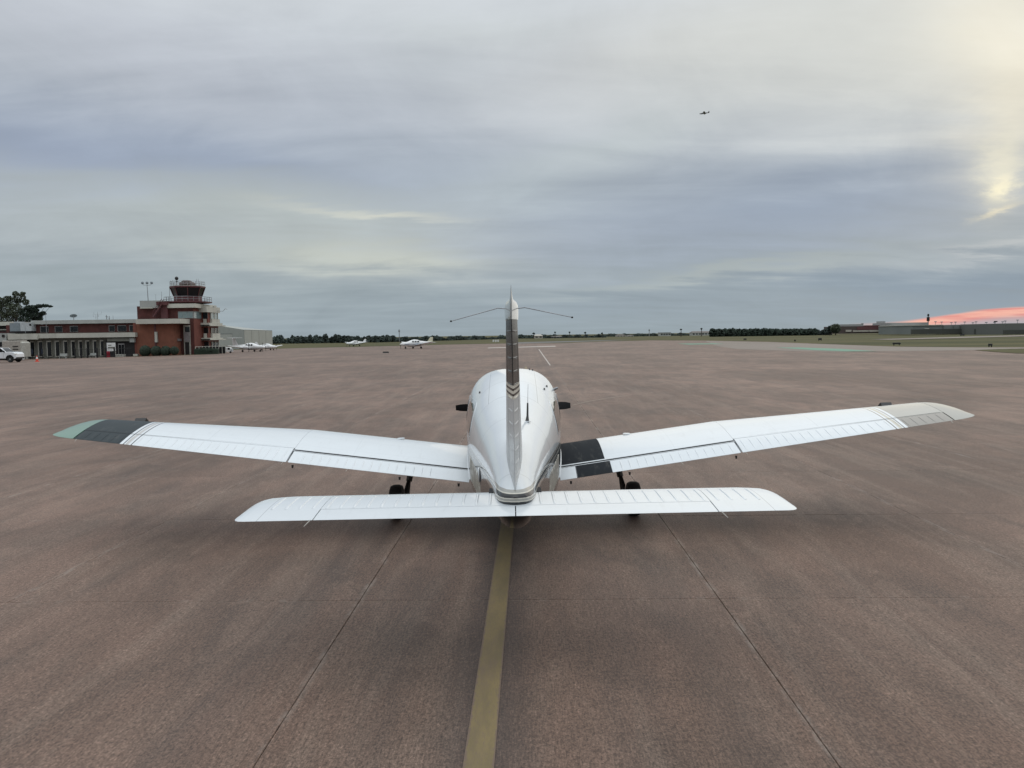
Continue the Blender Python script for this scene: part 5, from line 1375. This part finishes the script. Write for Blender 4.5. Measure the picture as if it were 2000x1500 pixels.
M_pale = mat('pale_stucco', (.42, .39, .34), .8, var=.06)
M_roofd = mat('dull_roof', (.16, .14, .13), .8)
def house(u0, u1, v0, v1, D, label, wall=None, roof=None, gable=True, cat='house', depth=10, windows=2):
    b = P((u0+u1)/2, v1, D); b.z = gz(b.x, b.y)-.2
    e = empty('house' if cat == 'house' else cat.replace(' ', '_'), tuple(b), 0, label, cat); o = parent_origin(e)
    X0, X1 = Xat(u0, v1, D)-o[0], Xat(u1, v1, D)-o[0]; H = Zat((u0+u1)/2, v0, D)-o[2]
    hw_ = H*.66 if gable else H
    MB().box(X0, X1, 0, depth, 0, hw_).build('wall', wall or M_pale, e)
    if gable: MB().add([(X0-.3, -.3, hw_), (X1+.3, -.3, hw_), (X1+.3, depth, hw_), (X0-.3, depth, hw_), (X0+1, depth/2, H), (X1-1, depth/2, H)], [(0, 1, 5, 4), (1, 2, 5), (2, 3, 4, 5), (3, 0, 4), (0, 3, 2, 1)]).build('roof', roof or M_roofd, e)
    else: MB().box(X0-.2, X1+.2, -.2, depth, hw_, hw_+.35).build('roof', roof or M_roofd, e)
    for i in range(windows):
        x = X0+(X1-X0)*(i+.5)/windows; MB().bbox(x-.7, x+.7, -.06, .02, hw_*.4, hw_*.75, .02).build('window', M_dgl, e)
    return e
house(1044, 1060, 653.2, 662, 500, 'pale sand-coloured house among the trees right of the fin', roof=M_pale)
house(1076, 1098, 656, 661.5, 505, 'long grey house with low roof left of the slim palm', wall=mat('grey_siding', (.16, .17, .18), .8), windows=4)
house(1205, 1222, 653.5, 659.5, 600, 'white shed in the middle of the far town', windows=3)
house(1226, 1238, 654.5, 659.0, 610, 'low grey shed right of the white shed', wall=M_gfas)
house(1290, 1310, 650.2, 656.5, 620, 'pale grey block under the radio mast in the far town', wall=M_gfas, gable=False, windows=4)
house(1352, 1388, 646.6, 654.0, 620, 'long grey block left of the evergreen row', wall=M_gfas, windows=6)
for i, (u, vt, vb, D, lab) in enumerate(((780, 643, 662, 460, 'thin grey radio mast above the left tree line'), (1268, 642.5, 655, 600, 'thin mast above the middle of the far town'), (1370, 640.5, 652, 600, 'thin mast left of the evergreen row'))):
    b = P(u, vb, D); b.z = gz(b.x, b.y); e = empty('radio_mast', tuple(b), 0, lab, 'mast'); h = Zat(u, vt, D)-b.z
    MB().tube([(0, 0, 0), (0, 0, h)], [.30, .20], 6).build('pole', M_alu, e); MB().bbox(-.5, .5, -.2, .2, h-1.6, h-.6, .05).build('panel_antenna', M_alu, e)

# ---- warehouses at the right
M_wbrown = mat('brown_warehouse_cladding', (.080, .060, .055), .8, var=.1); M_wred = mat('dull_red_cladding', (.125, .050, .052), .8, var=.1)
M_wpal = mat('pale_warehouse_roof', (.30, .30, .29), .7, var=.06); M_wgr = mat('grey_hangar_cladding', (.17, .185, .175), .7, var=.06, scale=.1)
M_wgr2 = mat('dark_grey_hangar_cladding', (.125, .13, .12), .7, var=.06, scale=.1)
M_wlow = mat('dark_grey_plinth', (.062, .065, .056), .85, var=.15, scale=.1)
def block(e, parts):
    o = parent_origin(e)
    for (u0, u1, v0, v1, D, dep, name, m) in parts:
        um = (u0+u1)/2; MB().box(Xat(u0, v1, D)-o[0], Xat(u1, v1, D)-o[0], D-o[1], D+dep-o[1], Zat(um, v1, D)-o[2], Zat(um, v0, D)-o[2]).build(name, m, e)
e = empty('warehouse', (Xat(1700, 648, 420), 420, 0), 0, 'long brown and dull red warehouse right of the rounded olive tree', 'warehouse')
block(e, [(1638, 1758, 636.8, 651, 420, 20, 'wall', M_wbrown), (1674, 1722, 637.5, 644, 419.7, .3, 'red_wall_panel', M_wred), (1690, 1722, 635.2, 637.6, 419.6, 4, 'red_roof_edge', M_wred),
          (1643, 1686, 633.2, 637.3, 421, 14, 'pale_roof', M_wpal), (1684.5, 1686.5, 631.2, 634, 421, 2, 'roof_vent', M_wpal), (1721.7, 1729, 627.3, 636.8, 423, 6, 'stair_block', M_wpal),
          (1652, 1663, 644.2, 648, 419.5, 1, 'loading_door', M_pale), (1666, 1697, 645.0, 648, 419.5, 1, 'loading_door', M_pale), (1698, 1717.5, 644.4, 648, 419.5, 1, 'loading_door', M_pale), (1742, 1757, 643.7, 645.6, 419.4, 1, 'loading_door', M_wgr)])
e = empty('warehouse', (Xat(1780, 645, 400), 400, 0), 0, 'grey warehouse with white columns beside the tall antenna tower', 'warehouse')
block(e, [(1735, 1812, 630.0, 637.0, 410, 18, 'upper_wall', M_wpal), (1757, 1782, 636, 646.5, 402, 8, 'recess', M_dark), (1757, 1812, 635.2, 636.6, 401.5, 9, 'white_eave', M_cream)])  # the recess is a solid box with its shade painted near-black
block(e, [(u, u+2.2, 636.4, 644.5, 401.4, .6, 'white_column', M_cream) for u in (1759, 1764, 1769, 1775.5)])
e = empty('long_hangar', (Xat(1890, 645, 330), 330, 0), 0, 'long low grey hangar running to the right edge', 'hangar')
block(e, [(1781, 1908, 635.4, 652, 330, 30, 'wall', M_wgr), (1906, 1965, 633.0, 652, 320, 30, 'wall', M_wgr2), (1963, 2200, 630.0, 652, 300, 30, 'wall', M_wgr2), (1781, 1907, 642.5, 652, 329, 1, 'dark_lower_wall', M_wlow), (1905, 1964, 642, 652, 319, 1, 'dark_lower_wall', M_wlow), (1962, 2200, 643, 652, 299, 1, 'dark_lower_wall', M_wlow), (1781, 1842, 634.4, 635.6, 329.5, 30, 'pale_eave', M_cream),
          (1806, 1815, 641.2, 642.4, 329.8, .3, 'pale_sign_panel', M_cream)]+[(u, u+1.6, 635.8, 646, 329.7, .4, 'downpipe', M_wgr2) for u in (1842, 1862, 1875)]+[(u, u+1.6, 633.5, 645.6, 319.7, .4, 'downpipe', M_wgr) for u in (1925, 1940, 1955)])
# antenna tower
b = P(1812.5, 640, 380); b.z = 0; e = empty('antenna_tower', tuple(b), 0, 'tall antenna tower with dark panels before the pink cloud', 'antenna tower'); h = Zat(1812.5, 612.8, 380)
MB().tube([(0, 0, 0), (0, 0, h)], [.35, .22], 8).build('pole', M_grey, e)
MB().bbox(-.55, .55, -.5, .5, h-3.6, h-1.6, .1).build('panel_antenna', M_dark, e); MB().bbox(-.4, .4, -.3, .3, h-1.2, h-.2, .1).build('panel_antenna', M_dark, e)
# floodlight poles along the hangars
for i, (u, v) in enumerate(((1827, 628.5), (1839, 629), (1858, 630.2), (1866, 629.2), (1884, 629), (1900, 630.5), (1906, 628.6), (1926, 629.8), (1942, 629.8), (1958, 628.6), (1963, 627), (1987, 625.2))):
    D = 345; b = P(u, 640, D); b.z = 0; h = Zat(u, v, D)
    e = empty('floodlight_pole', tuple(b), 0, ('first', 'second', 'third', 'fourth', 'fifth', 'sixth', 'seventh', 'eighth', 'ninth', 'tenth', 'eleventh', 'twelfth')[i]+' thin floodlight pole from the left along the grey hangar roof', 'light pole', 'floodlight poles behind the long hangar')
    MB().tube([(0, 0, 0), (0, 0, h)], .09, 5).build('pole', M_alu, e); MB().bbox(-.5, .5, -.2, .2, h-.15, h+.2, .05).build('lamp_head', M_grey, e)
# dark airfield signs in the grass, seen from behind
def afsign(u, v, wpx, hpx, label, n=2, m=None):
    g = at(u, v); D = g.y; w2 = wpx*pix(D)/2; h = hpx*pix(D)
    e = empty('airfield_sign', tuple(g), 0, label, 'airfield sign', None)
    MB().bbox(-w2, w2, -.12, .12, .15, max(h, .4), .03).build('panel', m or M_blackp, e)
    for s in (-1, 1): MB().bbox(s*w2*.7-.05, s*w2*.7+.05, -.06, .06, -.05, .2, .01).build('leg', M_dark, e)
afsign(1751, 674.2, 15, 5.2, 'widest black airfield sign at the pavement edge right of the green paint')
afsign(1601.5, 665.3, 6.5, 5, 'black airfield sign left of centre in the right-hand grass')
afsign(1552.5, 666.6, 3, 2.5, 'tiny dark marker at the grass edge above the green paint')
afsign(1934, 677.2, 7, 4.5, 'brown marker sign just above the grass island')
afsign(1879.5, 656.2, 8, 3.2, 'black airfield sign beside the far runway strip')
afsign(1455, 664.5, 5.5, 3.5, 'small black airfield sign below the evergreen row')
afsign(1945.5, 643.2, 15, 4, 'long black board on the bank before the grey hangar', m=M_dark)
g = at(968.5, 668.2); e = empty('airfield_sign', tuple(g), 0, 'small white airfield marker in the grass left of the fin', 'airfield sign')
for i in range(3): MB().bbox(-1.1+i*.8, -.55+i*.8, -.05, .05, .1, .8, .02).build('panel', M_whitep, e)
# hovering thing over the hangar roof: dark sign board on two posts
D = 318; b = P(1947, 640, D); b.z = 0; e = empty('roof_board', tuple(b), 0, 'small black board on a pole above the grey hangar roof', 'sign'); h = Zat(1947, 629, D)
MB().tube([(0, 1, 0), (0, 1, h)], .07, 6).build('pole', M_grey, e); MB().bbox(-.75, .75, .8, 1.0, h, h+.45, .05).build('board', M_dark, e)
